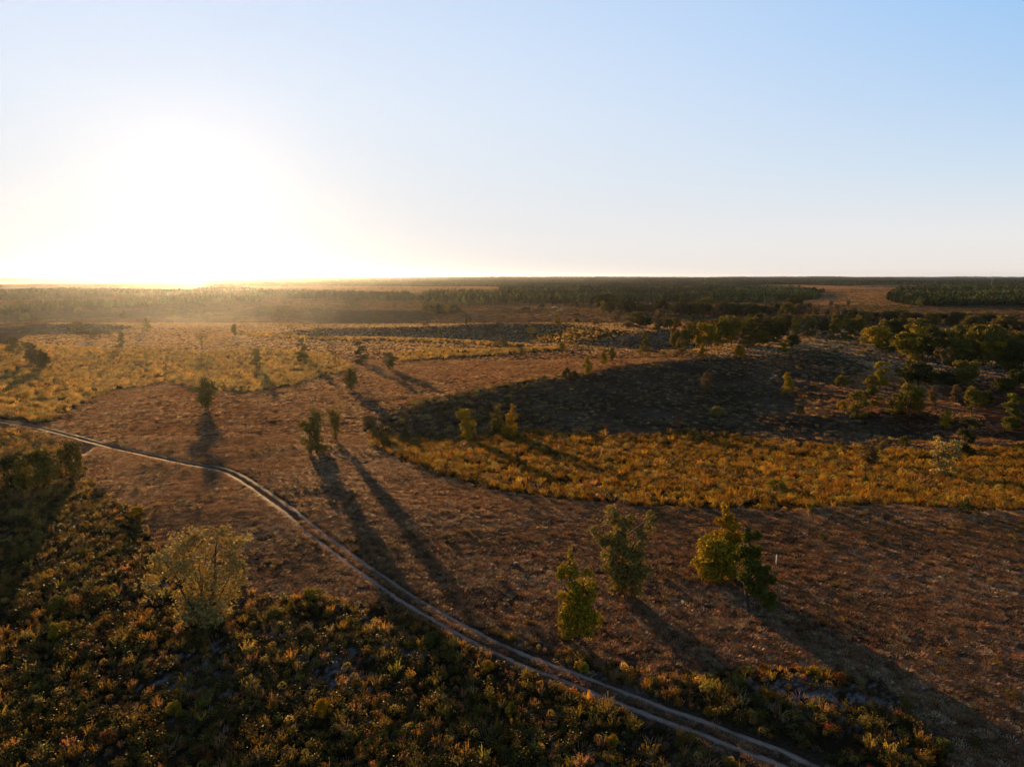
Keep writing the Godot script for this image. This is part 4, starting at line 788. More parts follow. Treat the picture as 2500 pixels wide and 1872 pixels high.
func ground_cover():
	var put := {"straw": PackedFloat32Array(), "gold": PackedFloat32Array(), "herb": PackedFloat32Array(), "dome": PackedFloat32Array()}
	var STRAW := [0.27, 0.152, 0.072]; var RUST := [0.215, 0.098, 0.045]; var PALE := [0.43, 0.30, 0.18]
	var GOLD := [0.215, 0.124, 0.012]; var AMBER := [0.155, 0.078, 0.013]; var LEAF := [0.105, 0.082, 0.014]; var DARK := [0.046, 0.040, 0.013]; var BLOOM := [0.26, 0.19, 0.055]; var RED := [0.22, 0.045, 0.015]
	# mown turf: tussocks of dry grass left lying in swaths
	var turf := func(q: Vector2, r: float):
		if zone_of(q) != 0: return []
		var n := nz.get_noise_2d(q.x * 0.09, q.y * 0.16) + 0.5 * nz2.get_noise_2d(q.x * 0.6, q.y * 0.9)
		if rng.randf() > 0.72 + n * 0.75: return []
		if r > 240.0 and rng.randf() < s01((r - 240.0) / 60.0): return ["straw", 0.7, 0.3, tint([0.56, 0.39, 0.21], 0.25)]  # pale dry ridge grass, colour lifted further to stand for backlight and glare
		var k := rng.randf() + 0.45 * nz2.get_noise_2d(q.x * 0.03 + 20.0, q.y * 0.05)
		var s := rng.randf_range(0.7, 1.5) * (1.0 + r / 260.0)
		if r < 180.0 and rng.randf() < 0.035 * s01((nz.get_noise_2d(q.x * 0.06 + 90.0, q.y * 0.08) - 0.05) * 5.0): return ["herb", 0.5 * s, 0.35 * s, tint([0.09, 0.062, 0.018], 0.4)]
		return ["straw", 0.30 * s, 0.15 * s, tint(PALE if k < 0.13 else (RUST if k < 0.5 else STRAW), 0.35)]
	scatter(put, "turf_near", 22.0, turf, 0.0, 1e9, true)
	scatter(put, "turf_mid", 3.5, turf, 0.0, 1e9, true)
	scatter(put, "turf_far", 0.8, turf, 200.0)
	var heath := func(q: Vector2, r: float):
		if r < 420.0 and zone_of(q) != 0 or r < 640.0 and q.x < 20.0: return []
		var n := nz.get_noise_2d(q.x * 0.010, q.y * 0.018)
		if rng.randf() > 0.25 + n * 1.5: return []
		var s := rng.randf_range(0.8, 1.7); var k := rng.randf()
		if k < 0.5: return ["gold", 1.6 * s, 0.8 * s, tint([0.16, 0.095, 0.03], 0.3)]
		if k < 0.8: return ["herb", 2.0 * s, 1.2 * s, tint([0.075, 0.065, 0.02], 0.3)]
		return ["dome", 1.6 * s, 1.2 * s, tint([0.13, 0.095, 0.035], 0.3)]
	scatter(put, "heath", 0.05, heath, 230.0)
	var distant := func(q: Vector2, r: float):
		if r < 440.0: return []
		var s := rng.randf_range(0.7, 1.6)
		return ["straw", 2.2 * s, 0.35 * s, tint([0.21, 0.125, 0.055] if nz2.get_noise_2d(q.x * 0.006, q.y * 0.012) > -0.1 else [0.14, 0.095, 0.035], 0.3)]
	scatter(put, "heath", 0.07, distant, 440.0)
	for i in 60000:
		var r := 1300.0 * pow(4.0, rng.randf()); var a := rng.randf_range(-0.78, 0.78)
		var q := Vector2(sin(a) * r, -cos(a) * r)
		if wood_at(q.x, q.y) > -0.3: continue
		put.straw.append_array([q.x, q.y, rng.randf() * TAU, 6.0 * r / 1300.0, 0.8, 0.30, 0.18, 0.08])
	for k in ["field_east", "field_middle"]: scatter(put, k, 0.03, func(q: Vector2, r: float): return ["straw", 5.0, 0.9, tint([0.36, 0.205, 0.09], 0.3)])
	var herbs := func(q: Vector2, r: float):
		if zone_of(q) != 1: return []
		var n := nz.get_noise_2d(q.x * 0.07 + 5.0, q.y * 0.09) + 0.4 * nz2.get_noise_2d(q.x * 0.4, q.y * 0.4)
		if rng.randf() > 0.8 + n * 1.3: return []
		var k := clampf(rng.randf() + 0.25 * nz2.get_noise_2d(q.x * 0.12 + 30.0, q.y * 0.15), 0.0, 1.0)
		var s := minf(0.55 * exp(rng.randfn(0.0, 0.36)), 1.0)
		if k < 0.13: return ["gold", 0.9 * s, 0.95 * s, tint([0.25, 0.15, 0.028] if rng.randf() < 0.6 else STRAW, 0.35)]
		if k < 0.22: return ["straw", 0.9 * s, 0.6 * s, tint(STRAW, 0.35)]
		if k < 0.48: return ["herb", 1.15 * s, 0.8 * s, tint(LEAF, 0.4)]
		if k < 0.70: return ["herb", 1.3 * s, 0.9 * s, tint(DARK, 0.35)]
		if k < 0.86: return ["herb", 0.9 * s, 0.75 * s, tint([0.22, 0.10, 0.024], 0.4)]
		if k < 0.93: return ["dome", 0.85 * s, 0.9 * s, tint(BLOOM, 0.3)]
		if k < 0.955: return ["herb", 0.8 * s, 0.7 * s, tint(RED, 0.3)]
		return ["gold", 1.2 * s, 1.1 * s, tint([0.16, 0.12, 0.03], 0.35)]
	scatter(put, "herbs_near", 8.5, herbs)
	scatter(put, "herbs_east", 7.5, herbs)
	var golden := func(q: Vector2, r: float):
		var edge := 2.2 * Vector2(nz.get_noise_2d(q.x * 0.2, q.y * 0.2), nz.get_noise_2d(q.x * 0.2 + 70.0, q.y * 0.2))
		if not in_zone("golden_herbs", q + edge): return []
		var n := nz.get_noise_2d(q.x * 0.05, q.y * 0.09); var m := nz2.get_noise_2d(q.x * 0.10 + 9.0, q.y * 0.16)
		if rng.randf() > 0.78 + n * 0.9 + m * 0.3: return []
		var k := clampf(rng.randf() * 0.9 + n * 0.35 + m * 0.25 + 0.05, 0.0, 1.0); var s := 0.78 * exp(rng.randfn(0.0, 0.3))
		if k < 0.34: return ["gold", 0.95 * s, 0.9 * s, tint(GOLD, 0.35)]
		if k < 0.56: return ["gold", 0.9 * s, 0.95 * s, tint(AMBER, 0.35)]
		if k < 0.68: return ["dome", 0.9 * s, 0.95 * s, tint(BLOOM, 0.3)]
		if k < 0.76: return ["straw", 1.2 * s, 0.6 * s, tint(STRAW, 0.3)]
		return ["herb", 1.2 * s, 0.85 * s, tint(LEAF if k < 0.88 else DARK, 0.4)]
	scatter(put, "golden_herbs", 3.0, golden)
	var slope := func(q: Vector2, r: float):
		var n := nz.get_noise_2d(q.x * 0.04, q.y * 0.07)
		var near_tip := s01((30.0 - q.x) / 55.0)
		if rng.randf() > 0.55 + 0.4 * near_tip + n * 0.8: return []
		var k := rng.randf() * (1.0 if near_tip > 0.4 else 1.9); var s := rng.randf_range(0.6, 1.3) * (1.0 + 0.5 * near_tip)
		if k < 0.30: return ["herb", 1.2 * s, 0.8 * s, tint(DARK if k < 0.15 else [0.12, 0.095, 0.022], 0.5)]
		if k < 0.45: return ["dome", 0.9 * s, 0.85 * s, tint([0.14, 0.10, 0.035], 0.4)]
		return ["straw", 0.8 * s, 0.4 * s, tint([0.24, 0.155, 0.075], 0.5)]
	scatter(put, "slope", 1.0, slope)
	var scrub := func(q: Vector2, r: float):
		var n := nz.get_noise_2d(q.x * 0.05, q.y * 0.07)
		if rng.randf() > 0.7 + n: return []
		var k := rng.randf() + n * 0.3; var s := rng.randf_range(0.8, 1.5)
		if k < 0.45: return ["gold", 1.1 * s, 0.75 * s, tint([0.42, 0.275, 0.075], 0.3)]
		if k < 0.75: return ["herb", 1.3 * s, 0.8 * s, tint([0.16, 0.125, 0.025], 0.35)]
		return ["dome", 1.0 * s, 0.8 * s, tint([0.36, 0.25, 0.09], 0.25)]
	for k in [["scrub_west", 0.9], ["scrub_patch", 1.0], ["scrub_crest", 0.5], ["scrub_hollow", 0.35]]: scatter(put, k[0], k[1], scrub)
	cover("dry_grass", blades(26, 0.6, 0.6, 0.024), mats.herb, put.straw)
	cover("golden_grass", blades(30, 0.32, 0.28, 0.018, true), mats.herb, put.gold)
	cover("herb_cover", leafy(110, 0.085, false), mats.herb, put.herb)
	cover("pale_herb_cover", leafy(130, 0.065, true), mats.herb, put.dome)

# ---------------------------------------------------------------- trees and shrubs
var kinds := {}       # prototypes: kind -> list of nodes that were made once and are copied

class Leaves:
	var v := PackedVector3Array()
	var n := PackedVector3Array()
	var c := PackedColorArray()
	var ix := PackedInt32Array()
	func leaf(p: Vector3, u: Vector3, w: Vector3, col: Color):
		var k := v.size()
		var f := u.cross(w).normalized()
		var bend := f * u.length() * 0.25
		v.append_array([p - u, p + w + bend, p + u, p - w + bend])
		n.append_array([f, f, f, f])
		c.append_array([col, col, col, col])
		ix.append_array([k, k + 1, k + 2, k, k + 2, k + 3])
	func mesh() -> ArrayMesh:
		var a := []; a.resize(Mesh.ARRAY_MAX)
		a[Mesh.ARRAY_VERTEX] = v; a[Mesh.ARRAY_NORMAL] = n; a[Mesh.ARRAY_COLOR] = c; a[Mesh.ARRAY_INDEX] = ix
		var m := ArrayMesh.new(); m.add_surface_from_arrays(Mesh.PRIMITIVE_TRIANGLES, a)
		return m

func rdir(up := 0.0) -> Vector3:
	return Vector3(rng.randfn(0, 1), rng.randfn(up, 1), rng.randfn(0, 1)).normalized()

func puff(l: Leaves, at: Vector3, size: Vector3, count: int, leaf: float, shell := 0.55):
	# one clump of foliage: leaves spread through it, denser towards its outside, with a ragged edge
	var b0 := rng.randf_range(0.75, 1.2)
	for i in count:
		var d := rdir(0.15)
		var k := pow(rng.randf(), 0.45) * (1.0 - shell) + shell * rng.randf_range(0.6, 1.0)
		if rng.randf() < 0.16: k *= rng.randf_range(1.05, 1.55)
		var p := at + Vector3(d.x * size.x, d.y * size.y, d.z * size.z) * k
		var u := (rdir() + d * 0.5).normalized() * leaf * rng.randf_range(0.55, 1.15)
		var w := u.cross(rdir()).normalized() * leaf * rng.randf_range(0.35, 0.55)
		var b := b0 * rng.randf_range(0.65, 1.3)
		l.leaf(p, u, w, Color(b * rng.randf_range(0.9, 1.12), b, b * rng.randf_range(0.75, 1.1)))

func limb(points: Array, r0: float, r1: float, sides := 6) -> ArrayMesh:
	var st := SurfaceTool.new(); st.begin(Mesh.PRIMITIVE_TRIANGLES); st.set_smooth_group(0)
	var n := points.size()
	for i in n:
		var d: Vector3 = (points[mini(i + 1, n - 1)] - points[maxi(i - 1, 0)]).normalized()
		var s := d.cross(Vector3(0.13, 0.2, 1.0)).normalized(); var t := d.cross(s)
		var r := lerpf(r0, r1, i / float(n - 1))
		if i == 0 and r0 > 0.09: r *= 1.45      # root flare
		for k in sides:
			var a := TAU * k / sides
			st.add_vertex(points[i] + (s * cos(a) + t * sin(a)) * r * (1.0 + 0.12 * sin(a * 2.0 + i)))
	for i in n - 1:
		for k in sides:
			var a := i * sides + k; var b := i * sides + (k + 1) % sides
			for q in [a, b, b + sides, a, b + sides, a + sides]: st.add_index(q)
	st.generate_normals()
	return st.commit()

func wander(a: Vector3, b: Vector3, n: int, amount: float) -> Array:
	var out := []
	for i in n + 1:
		var t := i / float(n)
		out.append(a.lerp(b, t) + Vector3(rng.randfn(0, 1), rng.randfn(0, 0.3), rng.randfn(0, 1)) * amount * sin(PI * t) + Vector3(0, 0, 0))
	return out

func part(m: Mesh, called: String, mat: Material, parent: Node3D) -> MeshInstance3D:
	var o := MeshInstance3D.new(); o.name = called; o.mesh = m; o.material_override = mat
	parent.add_child(o, true)
	return o

func make_tree(kind: String, leaves: int, leaf: float, limbs := 6, lobes: Array = []) -> Node3D:
	# a tree one unit tall and about one unit wide over its crown (scaled when it is planted); leaf: leaf length in units of its height
	var o := Node3D.new(); o.name = kind
	var l := Leaves.new()
	var tips := []
	var top := Vector3(rng.randfn(0, 0.03), 0.93, rng.randfn(0, 0.03))
	var tr := 0.022
	match kind:
		"column":           # dense and narrow, leafy almost to the ground
			var n := 22
			for i in n:
				var t := (i + rng.randf()) / n
				var r := 0.36 * pow(sin(PI * clampf(t * 0.86 + 0.13, 0.0, 1.0)), 0.8) * rng.randf_range(0.5, 1.35)
				var a := i * 2.4 + rng.randf()
				var off := r * rng.randf_range(0.3, 0.75)
				tips.append([Vector3(cos(a) * off, 0.06 + t * 0.86, sin(a) * off), Vector3(r * 0.62, rng.randf_range(0.06, 0.10), r * 0.62)])
		"stacked":          # lumpy shelves of foliage one above the other, with gaps
			var y := 0.10; var i := 0
			while y < 0.95:
				var t := y
				var r := lerpf(0.40, 0.20, t) * rng.randf_range(0.7, 1.2)
				var a := i * 2.1 + rng.randf() * 1.5
				var off := rng.randf_range(0.05, 0.24)
				for k in 4:
					var b := a + rng.randfn(0, 0.9)
					tips.append([Vector3(cos(b) * off * rng.randf_range(0.6, 1.5), y + rng.randfn(0, 0.02), sin(b) * off * rng.randf_range(0.6, 1.5)), Vector3(r * 0.52, rng.randf_range(0.05, 0.085), r * 0.52)])
				y += rng.randf_range(0.09, 0.17); i += 1
		"vase":             # several stems from one foot, open and feathery above
			tr = 0.013
			for i in 9:
				var a := i * 2.4 + rng.randf(); var spread := rng.randf_range(0.15, 0.46)
				var tip := Vector3(cos(a) * spread, rng.randf_range(0.62, 0.97), sin(a) * spread)
				for k in 5:
					var f := rng.randf_range(0.45, 1.0)
					tips.append([tip * Vector3(pow(f, 1.6), f, pow(f, 1.6)) + rdir() * 0.03, Vector3(0.125, 0.10, 0.125)])
			for i in 6:
				tips.append([Vector3(rng.randfn(0, 0.09), rng.randf_range(0.08, 0.34), rng.randfn(0, 0.09)), Vector3(0.14, 0.10, 0.14)])
		"round":            # broad oak on a short bole
			for i in 30:
				var d := rdir(0.15)
				var k := rng.randf_range(0.5, 0.98)
				tips.append([Vector3(d.x * 0.37 * k, 0.50 + d.y * 0.37 * k, d.z * 0.37 * k), Vector3(0.15, 0.10, 0.15) * rng.randf_range(0.75, 1.25)])
		"umbrella":         # wide spreading oak, open underneath
			for i in 24:
				var a := rng.randf() * TAU; var r := sqrt(rng.randf()) * 0.43
				tips.append([Vector3(cos(a) * r, 0.80 - r * r * 1.9 + rng.randfn(0, 0.03), sin(a) * r), Vector3(0.12, 0.11, 0.12)])
		"tall":             # high crown on a long bare bole
			tr = 0.017
			for i in 18:
				var d := rdir(0.1)
				tips.append([Vector3(d.x * 0.34, 0.70 + d.y * 0.24, d.z * 0.34) , Vector3(0.14, 0.075, 0.14) * rng.randf_range(0.7, 1.2)])
		"pine":
			tr = 0.02
			for i in 30:
				var t := 0.14 + 0.84 * i / 30.0
				var r := 0.42 * (1.0 - t) + 0.05
				var a := i * 2.4
				tips.append([Vector3(cos(a) * r * 0.7, t, sin(a) * r * 0.7), Vector3(r * 0.45, 0.035, r * 0.45)])
		"bush":             # many stemmed shrub, foliage to the ground
			tr = 0.02
			for i in 16:
				var d := rdir(0.2); d.y = absf(d.y)
				tips.append([Vector3(d.x * 0.36, 0.16 + d.y * 0.58, d.z * 0.36), Vector3(0.17, 0.19, 0.17) * rng.randf_range(0.8, 1.15)])
		"sparse":           # nearly bare, thin twigs with few leaves
			tr = 0.012
			for i in 14:
				var a := i * 2.4; var t := rng.randf_range(0.3, 1.0)
				tips.append([Vector3(cos(a) * 0.25 * t, t * 0.95, sin(a) * 0.25 * t), Vector3(0.08, 0.06, 0.08)])
		"lobed":            # given lobe by lobe: x, y, z, radius across, radius up
			top = Vector3.ZERO
			for q in lobes:
				if q[1] > top.y: top = Vector3(q[0], q[1], q[2])
				for k in maxi(3, int(q[3] * 60.0)):
					var d := rdir() * rng.randf_range(0.45, 1.0)
					tips.append([Vector3(q[0] + d.x * q[3], q[1] + d.y * q[4], q[2] + d.z * q[3]), Vector3(q[3] * 0.5, q[4] * 0.5, q[3] * 0.5)])
	# bole and limbs
	if kind == "vase":
		for i in 7:
			var t: Vector3 = tips[i * 5][0]
			part(limb(wander(Vector3(rng.randfn(0, 0.012), 0, rng.randfn(0, 0.012)), Vector3(t.x * 0.9, t.y * 0.95, t.z * 0.9), 5, 0.015), tr, 0.003, 5), "stem", mats.bark, o)
	else:
		var path := wander(Vector3.ZERO, top, 6, 0.018)
		part(limb(path, tr, 0.004, 7), "trunk", mats.bark, o)
		if limbs < 0:          # several stems from one foot
			for i in -limbs:
				var q: Vector3 = tips[(i * 11 + 3) % tips.size()][0]
				part(limb(wander(Vector3(rng.randfn(0, 0.015), 0, rng.randfn(0, 0.015)), Vector3(q.x, q.y * 0.97, q.z), 5, 0.02), tr * 0.6, 0.003, 5), "stem", mats.bark, o)
		for i in mini(limbs, tips.size()):
			var q: Array = tips[(i * 7 + 2) % tips.size()]
			var tip: Vector3 = q[0]
			var k := clampf((tip.y - 0.16) / 0.93, 0.05, 0.92)
			var from: Vector3 = path[int(k * 6.0)]
			part(limb(wander(from, tip, 4, 0.012), tr * lerpf(0.65, 0.3, k), 0.003, 5), "branch", mats.bark, o)
	var vol := 0.0
	for q in tips: vol += pow(q[1].x * q[1].y * q[1].z, 0.667)
	for q in tips:
		if kind != "lobed" and rng.randf() < 0.12: continue
		puff(l, q[0], q[1] * rng.randf_range(0.65, 1.25) * (1.25 if limbs < 0 else 1.0), maxi(4, int(leaves * pow(q[1].x * q[1].y * q[1].z, 0.667) / vol)), leaf, 0.12 if kind in ["vase", "sparse"] or limbs < 0 else 0.45)
	part(l.mesh(), "crown", mats.leaf_olive, o)
	return o

func prototypes():
	var tones := {"yellow": [0.31, 0.22, 0.018], "olive": [0.160, 0.127, 0.022], "green": [0.11, 0.108, 0.017], "grey": [0.235, 0.18, 0.048], "pale": [0.36, 0.27, 0.085], "gold": [0.38, 0.215, 0.012], "rust": [0.20, 0.075, 0.020], "dark": [0.066, 0.062, 0.016], "pine": [0.065, 0.092, 0.026], "tan": [0.16, 0.105, 0.040]}
	for k in tones:
		mats["leaf_" + k] = leaf_mat(Color(tones[k][0], tones[k][1], tones[k][2]).linear_to_srgb(), 0.33)
	for spec in [["column", 4, 4200, 0.036], ["stacked", 4, 4200, 0.034], ["vase", 3, 4500, 0.026], ["round", 4, 5200, 0.036], ["umbrella", 1, 4200, 0.036], ["tall", 2, 3200, 0.034], ["pine", 2, 3000, 0.036], ["bush", 4, 3600, 0.042], ["sparse", 2, 700, 0.028]]:
		kinds[spec[0]] = []
		for i in spec[1]: kinds[spec[0]].append([make_tree(spec[0], spec[2], spec[3]), false])

func plant(kind: String, tone: String, x: float, z: float, height: float, width: float, label: String, group := "", called := "", category := "tree", proto: Node3D = null, turn := -1.0) -> Node3D:
	var o: Node3D
	if proto: o = proto
	else:
		var q: Array = kinds[kind][rng.randi() % kinds[kind].size()]
		o = q[0].duplicate()
	o.name = numbered(called if called else {"pine": "pine_tree", "bush": "shrub", "sparse": "bare_tree"}.get(kind, "oak_tree"))
	add_child(o)
	o.position = on_ground(x, z) - Vector3(0, 0.05, 0)
	var a := turn if turn >= 0.0 else rng.randf() * TAU
	o.basis = Basis(Vector3.UP, a) * Basis.from_scale(Vector3(width, height, width))
	for c in o.get_children():
		if c.name.begins_with("crown"): c.material_override = mats["leaf_" + tone]
	o.set_meta("label", label); o.set_meta("category", category)
	if group: o.set_meta("group", group)
	return o

func wood(called: String, spots: PackedFloat32Array, m: Mesh, label := ""):
	cover(called, m, mats.herb, spots)

func far_crown(pine: bool, count: int) -> ArrayMesh:
	# a distant tree, one unit tall: a short bole and a crown of coarse sprays
	var l := Leaves.new()
	if pine:
		for i in count:
			var t := 0.25 + 0.75 * (i + rng.randf()) / count
			var a := rng.randf() * TAU; var r := (0.30 * (1.0 - t) + 0.06) * rng.randf_range(0.5, 1.3)
			var d := Vector3(cos(a), 0.1, sin(a))
			var b := rng.randf_range(0.7, 1.25)
			l.leaf(Vector3(d.x * r, t, d.z * r), d * 0.09 + Vector3(0, 0.03, 0), Vector3(-d.z, rng.randfn(0, 0.4), d.x) * 0.07, Color(b, b, b))
	else:
		for i in count:
			var d := rdir(0.3)
			var p := Vector3(d.x * 0.36, 0.52 + d.y * 0.40, d.z * 0.36) * rng.randf_range(0.7, 1.05)
			var u := rdir() * 0.10; var w := u.cross(rdir()).normalized() * 0.075
			var b := rng.randf_range(0.65, 1.3)
			l.leaf(p, u, w, Color(b, b, b * 0.9))
	var k := Vector3(0.012, 0, 0)
	l.leaf(Vector3(0, 0.25, 0), Vector3(0, 0.3, 0), k, Color(0.5, 0.4, 0.35)); l.leaf(Vector3(0, 0.25, 0), Vector3(0, 0.3, 0), Vector3(0, 0, 0.012), Color(0.5, 0.4, 0.35))
	return l.mesh()

func fill_wood(spots: PackedFloat32Array, zone: String, per_m2: float, h: float, tone: Array, ragged := 0.25, gaps := 0.0):
	var box: Rect2 = zones[zone][1]
	for i in int(box.get_area() * per_m2):
		var q := Vector2(box.position.x + rng.randf() * box.size.x, box.position.y + rng.randf() * box.size.y)
		if not Geometry2D.is_point_in_polygon(q, zones[zone][0]): continue
		if gaps > 0.0 and nz.get_noise_2d(q.x * 0.012, q.y * 0.012) < gaps * 1.6 - 0.8: continue
		if nz2.get_noise_2d(q.x * 0.03, q.y * 0.045) < -0.38: continue
		var s := h * exp(clampf(rng.randfn(0, ragged * 1.3), -0.7, 0.32)); var c := tint(tone, 0.22); var stand := exp(0.9 * nz2.get_noise_2d(q.x * 0.004, q.y * 0.007) + 0.5 * nz2.get_noise_2d(q.x * 0.02, q.y * 0.03))
		for n in 3: c[n] *= stand
		s *= 1.0 + 0.35 * nz2.get_noise_2d(q.x * 0.006 + 60.0, q.y * 0.01)
		spots.append_array([q.x, q.y, rng.randf() * TAU, s * rng.randf_range(0.7, 1.05), s, c[0], c[1], c[2]])

func far_woods():
	var pines := PackedFloat32Array(); var oaks := PackedFloat32Array()
	fill_wood(pines, "plantation_west", 0.045, 5.5, [0.100, 0.112, 0.030], 0.12)
	fill_wood(oaks, "forest_west", 0.020, 5.5, [0.085, 0.080, 0.028], 0.3)
	fill_wood(pines, "forest_west", 0.020, 5.8, [0.080, 0.094, 0.032], 0.25)
	fill_wood(pines, "pines_middle", 0.014, 6.5, [0.125, 0.128, 0.034], 0.25)
	fill_wood(oaks, "pines_middle", 0.004, 5.0, [0.12, 0.10, 0.03], 0.25)
	fill_wood(oaks, "forest_middle", 0.018, 7.0, [0.052, 0.058, 0.020], 0.2)
	fill_wood(pines, "forest_middle", 0.018, 7.0, [0.080, 0.100, 0.030], 0.2)
	fill_wood(pines, "plantation_east", 0.050, 6.0, [0.075, 0.098, 0.028], 0.18)
	fill_wood(oaks, "forest_east", 0.018, 8.0, [0.066, 0.068, 0.020], 0.25)
	fill_wood(pines, "forest_east", 0.018, 8.0, [0.066, 0.086, 0.025], 0.22)
	fill_wood(oaks, "forest_ridge", 0.006, 8.5, [0.040, 0.048, 0.018], 0.25)
	fill_wood(pines, "forest_ridge", 0.006, 9.0, [0.045, 0.058, 0.022], 0.2)
	fill_wood(oaks, "scrub_far", 0.010, 4.0, [0.085, 0.065, 0.024], 0.4, 0.5)
	# woods in bands out to the horizon
	for i in 160000:
		var close := i < 80000
		var r := sqrt(lerpf(1350.0 * 1350.0, 3800.0 * 3800.0, rng.randf())) if close else 3600.0 * pow(4.4, rng.randf())
		var a := rng.randf_range(-0.78, 0.78)
		var q := Vector2(sin(a) * r, -cos(a) * r)
		var wd := wood_at(q.x, q.y)
		if wd < -0.3: continue
		var pine := wd < 0.45
		var s := (3.5 if wd < -0.05 else (6.5 if pine else 7.5)) * (1.0 + 0.5 * s01((r - 2500.0) / 5000.0)) * exp(rng.randfn(0, 0.16))
		var c := tint([0.13, 0.135, 0.04] if wd < -0.05 else ([0.068, 0.090, 0.030] if pine else [0.045, 0.047, 0.018]), 0.2)
		(pines if pine else oaks).append_array([q.x, q.y, rng.randf() * TAU, s * (1.15 if close else 2.3), s, c[0], c[1], c[2]])
	cover("far_pine_forest", far_crown(true, 60), mats.far_leaf, pines)
	cover("far_oak_forest", far_crown(false, 90), mats.far_leaf, oaks)

func mist():
	var m := FogMaterial.new(); m.density = 0.006; m.albedo = Color(1.0, 0.97, 0.93)
	mist_bank(m, Vector3(-1970, 5, -2552), Vector3(420, 14, 336))
	mist_bank(m, Vector3(-1914, 6, -2687), Vector3(380, 16, 304))
	mist_bank(m, Vector3(-1834, 8, -2838), Vector3(330, 22, 264))
	mist_bank(m, Vector3(-1527, 7, -2552), Vector3(300, 20, 240))
	mist_bank(m, Vector3(-1352, 9, -2430), Vector3(260, 26, 208))
	mist_bank(m, Vector3(-1221, 6, -2318), Vector3(240, 18, 192))
	mist_bank(m, Vector3(-1207, 5, -2430), Vector3(260, 14, 208))

func box_part(size: Vector3, at: Vector3, called: String, mat: Material, parent: Node3D, bevel := 0.02) -> MeshInstance3D:
	var st := SurfaceTool.new(); st.begin(Mesh.PRIMITIVE_TRIANGLES)
	var h := size * 0.5
	var ring := []
	for y in [[-h.y, bevel], [-h.y + bevel, 0.0], [h.y - bevel, 0.0], [h.y, bevel]]:
		var x0: float = h.x - y[1]; var z0: float = h.z - y[1]
		ring.append([Vector3(x0, y[0], z0 - bevel), Vector3(x0, y[0], -z0 + bevel), Vector3(x0 - bevel, y[0], -z0), Vector3(-x0 + bevel, y[0], -z0), Vector3(-x0, y[0], -z0 + bevel), Vector3(-x0, y[0], z0 - bevel), Vector3(-x0 + bevel, y[0], z0), Vector3(x0 - bevel, y[0], z0)])
	for i in 3:
		for k in 8:
			var a: Vector3 = ring[i][k]; var b: Vector3 = ring[i][(k + 1) % 8]; var c: Vector3 = ring[i + 1][(k + 1) % 8]; var d: Vector3 = ring[i + 1][k]
			for q in [a, c, b, a, d, c]: st.add_vertex(q + at)
	for k in range(1, 7):
		for q in [ring[3][0], ring[3][k + 1], ring[3][k]]: st.add_vertex(q + at)
		for q in [ring[0][0], ring[0][k], ring[0][k + 1]]: st.add_vertex(q + at)
	st.generate_normals()
	return part(st.commit(), called, mat, parent)

func base(called: String, at: Vector3, turn: float, label: String, category: String) -> Node3D:
	var o := Node3D.new(); o.name = numbered(called); add_child(o)
	o.position = at; o.rotation.y = turn; o.set_meta("label", label); o.set_meta("category", category)
	return o

func plain(c: Color, rough := 0.7) -> StandardMaterial3D:
	var m := StandardMaterial3D.new(); m.albedo_color = c.linear_to_srgb(); m.roughness = rough
	return m

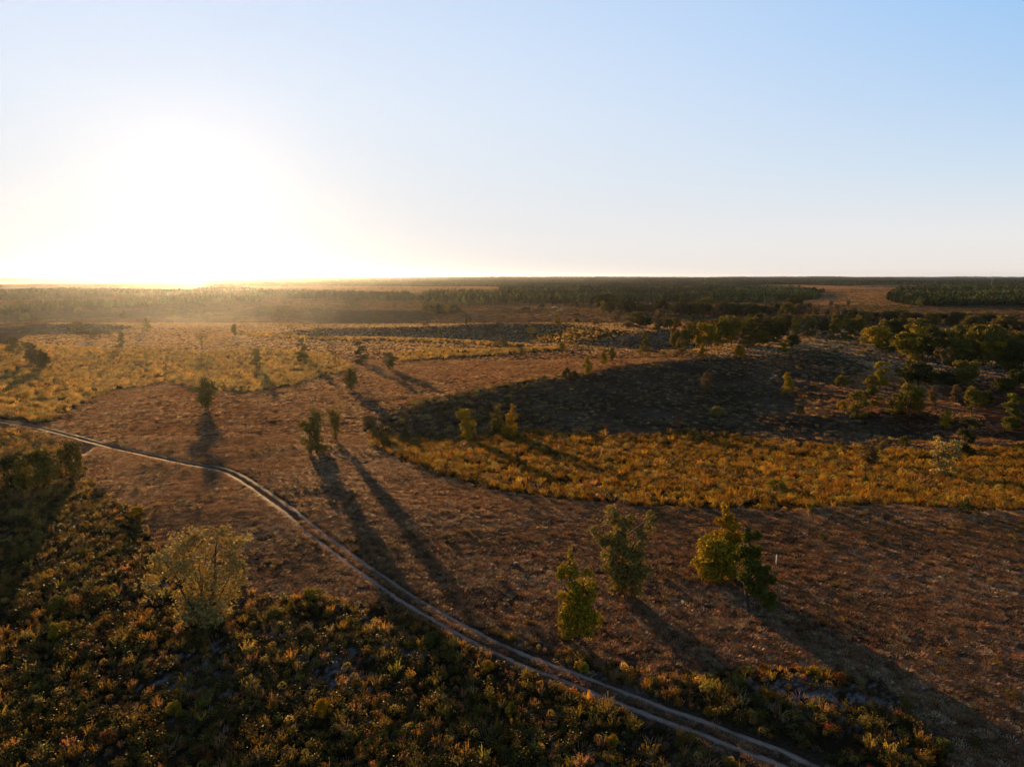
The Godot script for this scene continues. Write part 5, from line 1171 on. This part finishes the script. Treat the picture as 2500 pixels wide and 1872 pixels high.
func small_things():
	var white := plain(Color(0.72, 0.71, 0.68)); var dark := plain(Color(0.03, 0.03, 0.035), 0.3); var rubber := plain(Color(0.02, 0.02, 0.02), 0.9); var grey := plain(Color(0.25, 0.25, 0.26), 0.5)
	var o := base("marker_post", on_ground(28.4, -68.8), 0.2, "thin white marker post on the brown ground beside the dark leaning tree", "post")
	box_part(Vector3(0.09, 1.15, 0.06), Vector3(0, 0.575, 0), "shaft", white, o, 0.012)
	box_part(Vector3(0.11, 0.04, 0.08), Vector3(0, 1.172, 0), "cap", grey, o, 0.01)
	o = base("tree_stump", on_ground(0.4, -68.5), 0.4, "low dark stump casting a long shadow on the brown mown ground", "stump")
	part(limb([Vector3(0, -0.1, 0), Vector3(0.02, 0.15, 0), Vector3(0.03, 0.42, 0.02)], 0.26, 0.19, 9), "stem", mats.bark, o)
	part(limb([Vector3(0.03, 0.41, 0.02), Vector3(0.031, 0.45, 0.02), Vector3(0.032, 0.451, 0.02)], 0.18, 0.005, 9), "cut_face", plain(Color(0.16, 0.11, 0.07), 0.9), o)
	part(limb([Vector3(0.0, 0.1, 0), Vector3(0.30, 0.12, 0.22), Vector3(0.62, 0.0, 0.40)], 0.09, 0.03, 7), "root", mats.bark, o)
	part(limb([Vector3(0.0, 0.1, 0), Vector3(-0.26, 0.12, 0.2), Vector3(-0.55, 0.0, 0.25)], 0.09, 0.03, 7), "root", mats.bark, o)
	o = base("pickup_truck", on_ground(40.2, -642.0), 2.0, "tiny white pickup parked where the pale far road bends", "truck")
	box_part(Vector3(1.9, 0.55, 5.3), Vector3(0, 0.75, 0), "body", white, o, 0.08)
	var cab := box_part(Vector3(1.7, 0.66, 2.1), Vector3(0, 1.36, -0.3), "cabin", white, o, 0.16)
	box_part(Vector3(1.72, 0.38, 1.5), Vector3(0, 1.40, -0.3), "window", dark, cab, 0.03)
	box_part(Vector3(1.4, 0.38, 2.12), Vector3(0, 1.40, -0.3), "windscreen", dark, cab, 0.03)
	box_part(Vector3(1.6, 0.06, 1.7), Vector3(0, 1.03, 1.7), "load_bed", dark, o, 0.02)
	for s in [[-0.85, -1.7], [0.85, -1.7], [-0.85, 1.6], [0.85, 1.6]]:
		var w := MeshInstance3D.new(); var cy := CylinderMesh.new(); cy.top_radius = 0.37; cy.bottom_radius = 0.37; cy.height = 0.24; cy.radial_segments = 18
		w.mesh = cy; w.material_override = rubber; w.name = "wheel"; o.add_child(w, true); w.position = Vector3(s[0], 0.37, s[1]); w.rotation.z = PI / 2
	for s in [-0.7, 0.7]: box_part(Vector3(0.3, 0.16, 0.05), Vector3(s, 0.86, -2.64), "headlight", grey, o, 0.01)
	o = base("radio_mast", on_ground(516, -1829), 0.0, "thin radio mast on the horizon, north of the tall grove", "mast")
	for s in 3: part(limb([Vector3(cos(s * 2.094), 0, sin(s * 2.094)) * 1.3, Vector3(cos(s * 2.094), 30.0, sin(s * 2.094)) * Vector3(0.8, 1, 0.8), Vector3(cos(s * 2.094) * 0.4, 54.0, sin(s * 2.094) * 0.4)], 0.06, 0.04, 5), "leg", grey, o)
	for s in 16: part(limb([Vector3(cos(s * 2.094) * 1.0, s * 3.3, sin(s * 2.094) * 1.0), Vector3(cos(s * 2.094 + 2.094) * 0.9, s * 3.3 + 2.6, sin(s * 2.094 + 2.094) * 0.9)], 0.03, 0.03, 4), "brace", grey, o)
	part(limb([Vector3(0, 53, 0), Vector3(0, 55, 0), Vector3(0, 58, 0)], 0.05, 0.03, 5), "aerial", grey, o)
	o = base("radio_mast", on_ground(1091, -1556), 0.0, "thin radio mast on the horizon towards the eastern edge", "mast")
	for s in 3: part(limb([Vector3(cos(s * 2.094), 0, sin(s * 2.094)) * 1.3, Vector3(cos(s * 2.094), 30.0, sin(s * 2.094)) * Vector3(0.8, 1, 0.8), Vector3(cos(s * 2.094) * 0.4, 54.0, sin(s * 2.094) * 0.4)], 0.06, 0.04, 5), "leg", grey, o)
	for s in 16: part(limb([Vector3(cos(s * 2.094) * 1.0, s * 3.3, sin(s * 2.094) * 1.0), Vector3(cos(s * 2.094 + 2.094) * 0.9, s * 3.3 + 2.6, sin(s * 2.094 + 2.094) * 0.9)], 0.03, 0.03, 4), "brace", grey, o)
	part(limb([Vector3(0, 53, 0), Vector3(0, 55, 0), Vector3(0, 58, 0)], 0.05, 0.03, 5), "aerial", grey, o)

func mist_bank(m: FogMaterial, at: Vector3, size: Vector3):
	var f := FogVolume.new(); f.name = numbered("mist_bank"); f.shape = RenderingServer.FOG_VOLUME_SHAPE_ELLIPSOID
	f.size = size; f.material = m; f.position = at; f.set_meta("kind", "stuff"); add_child(f)
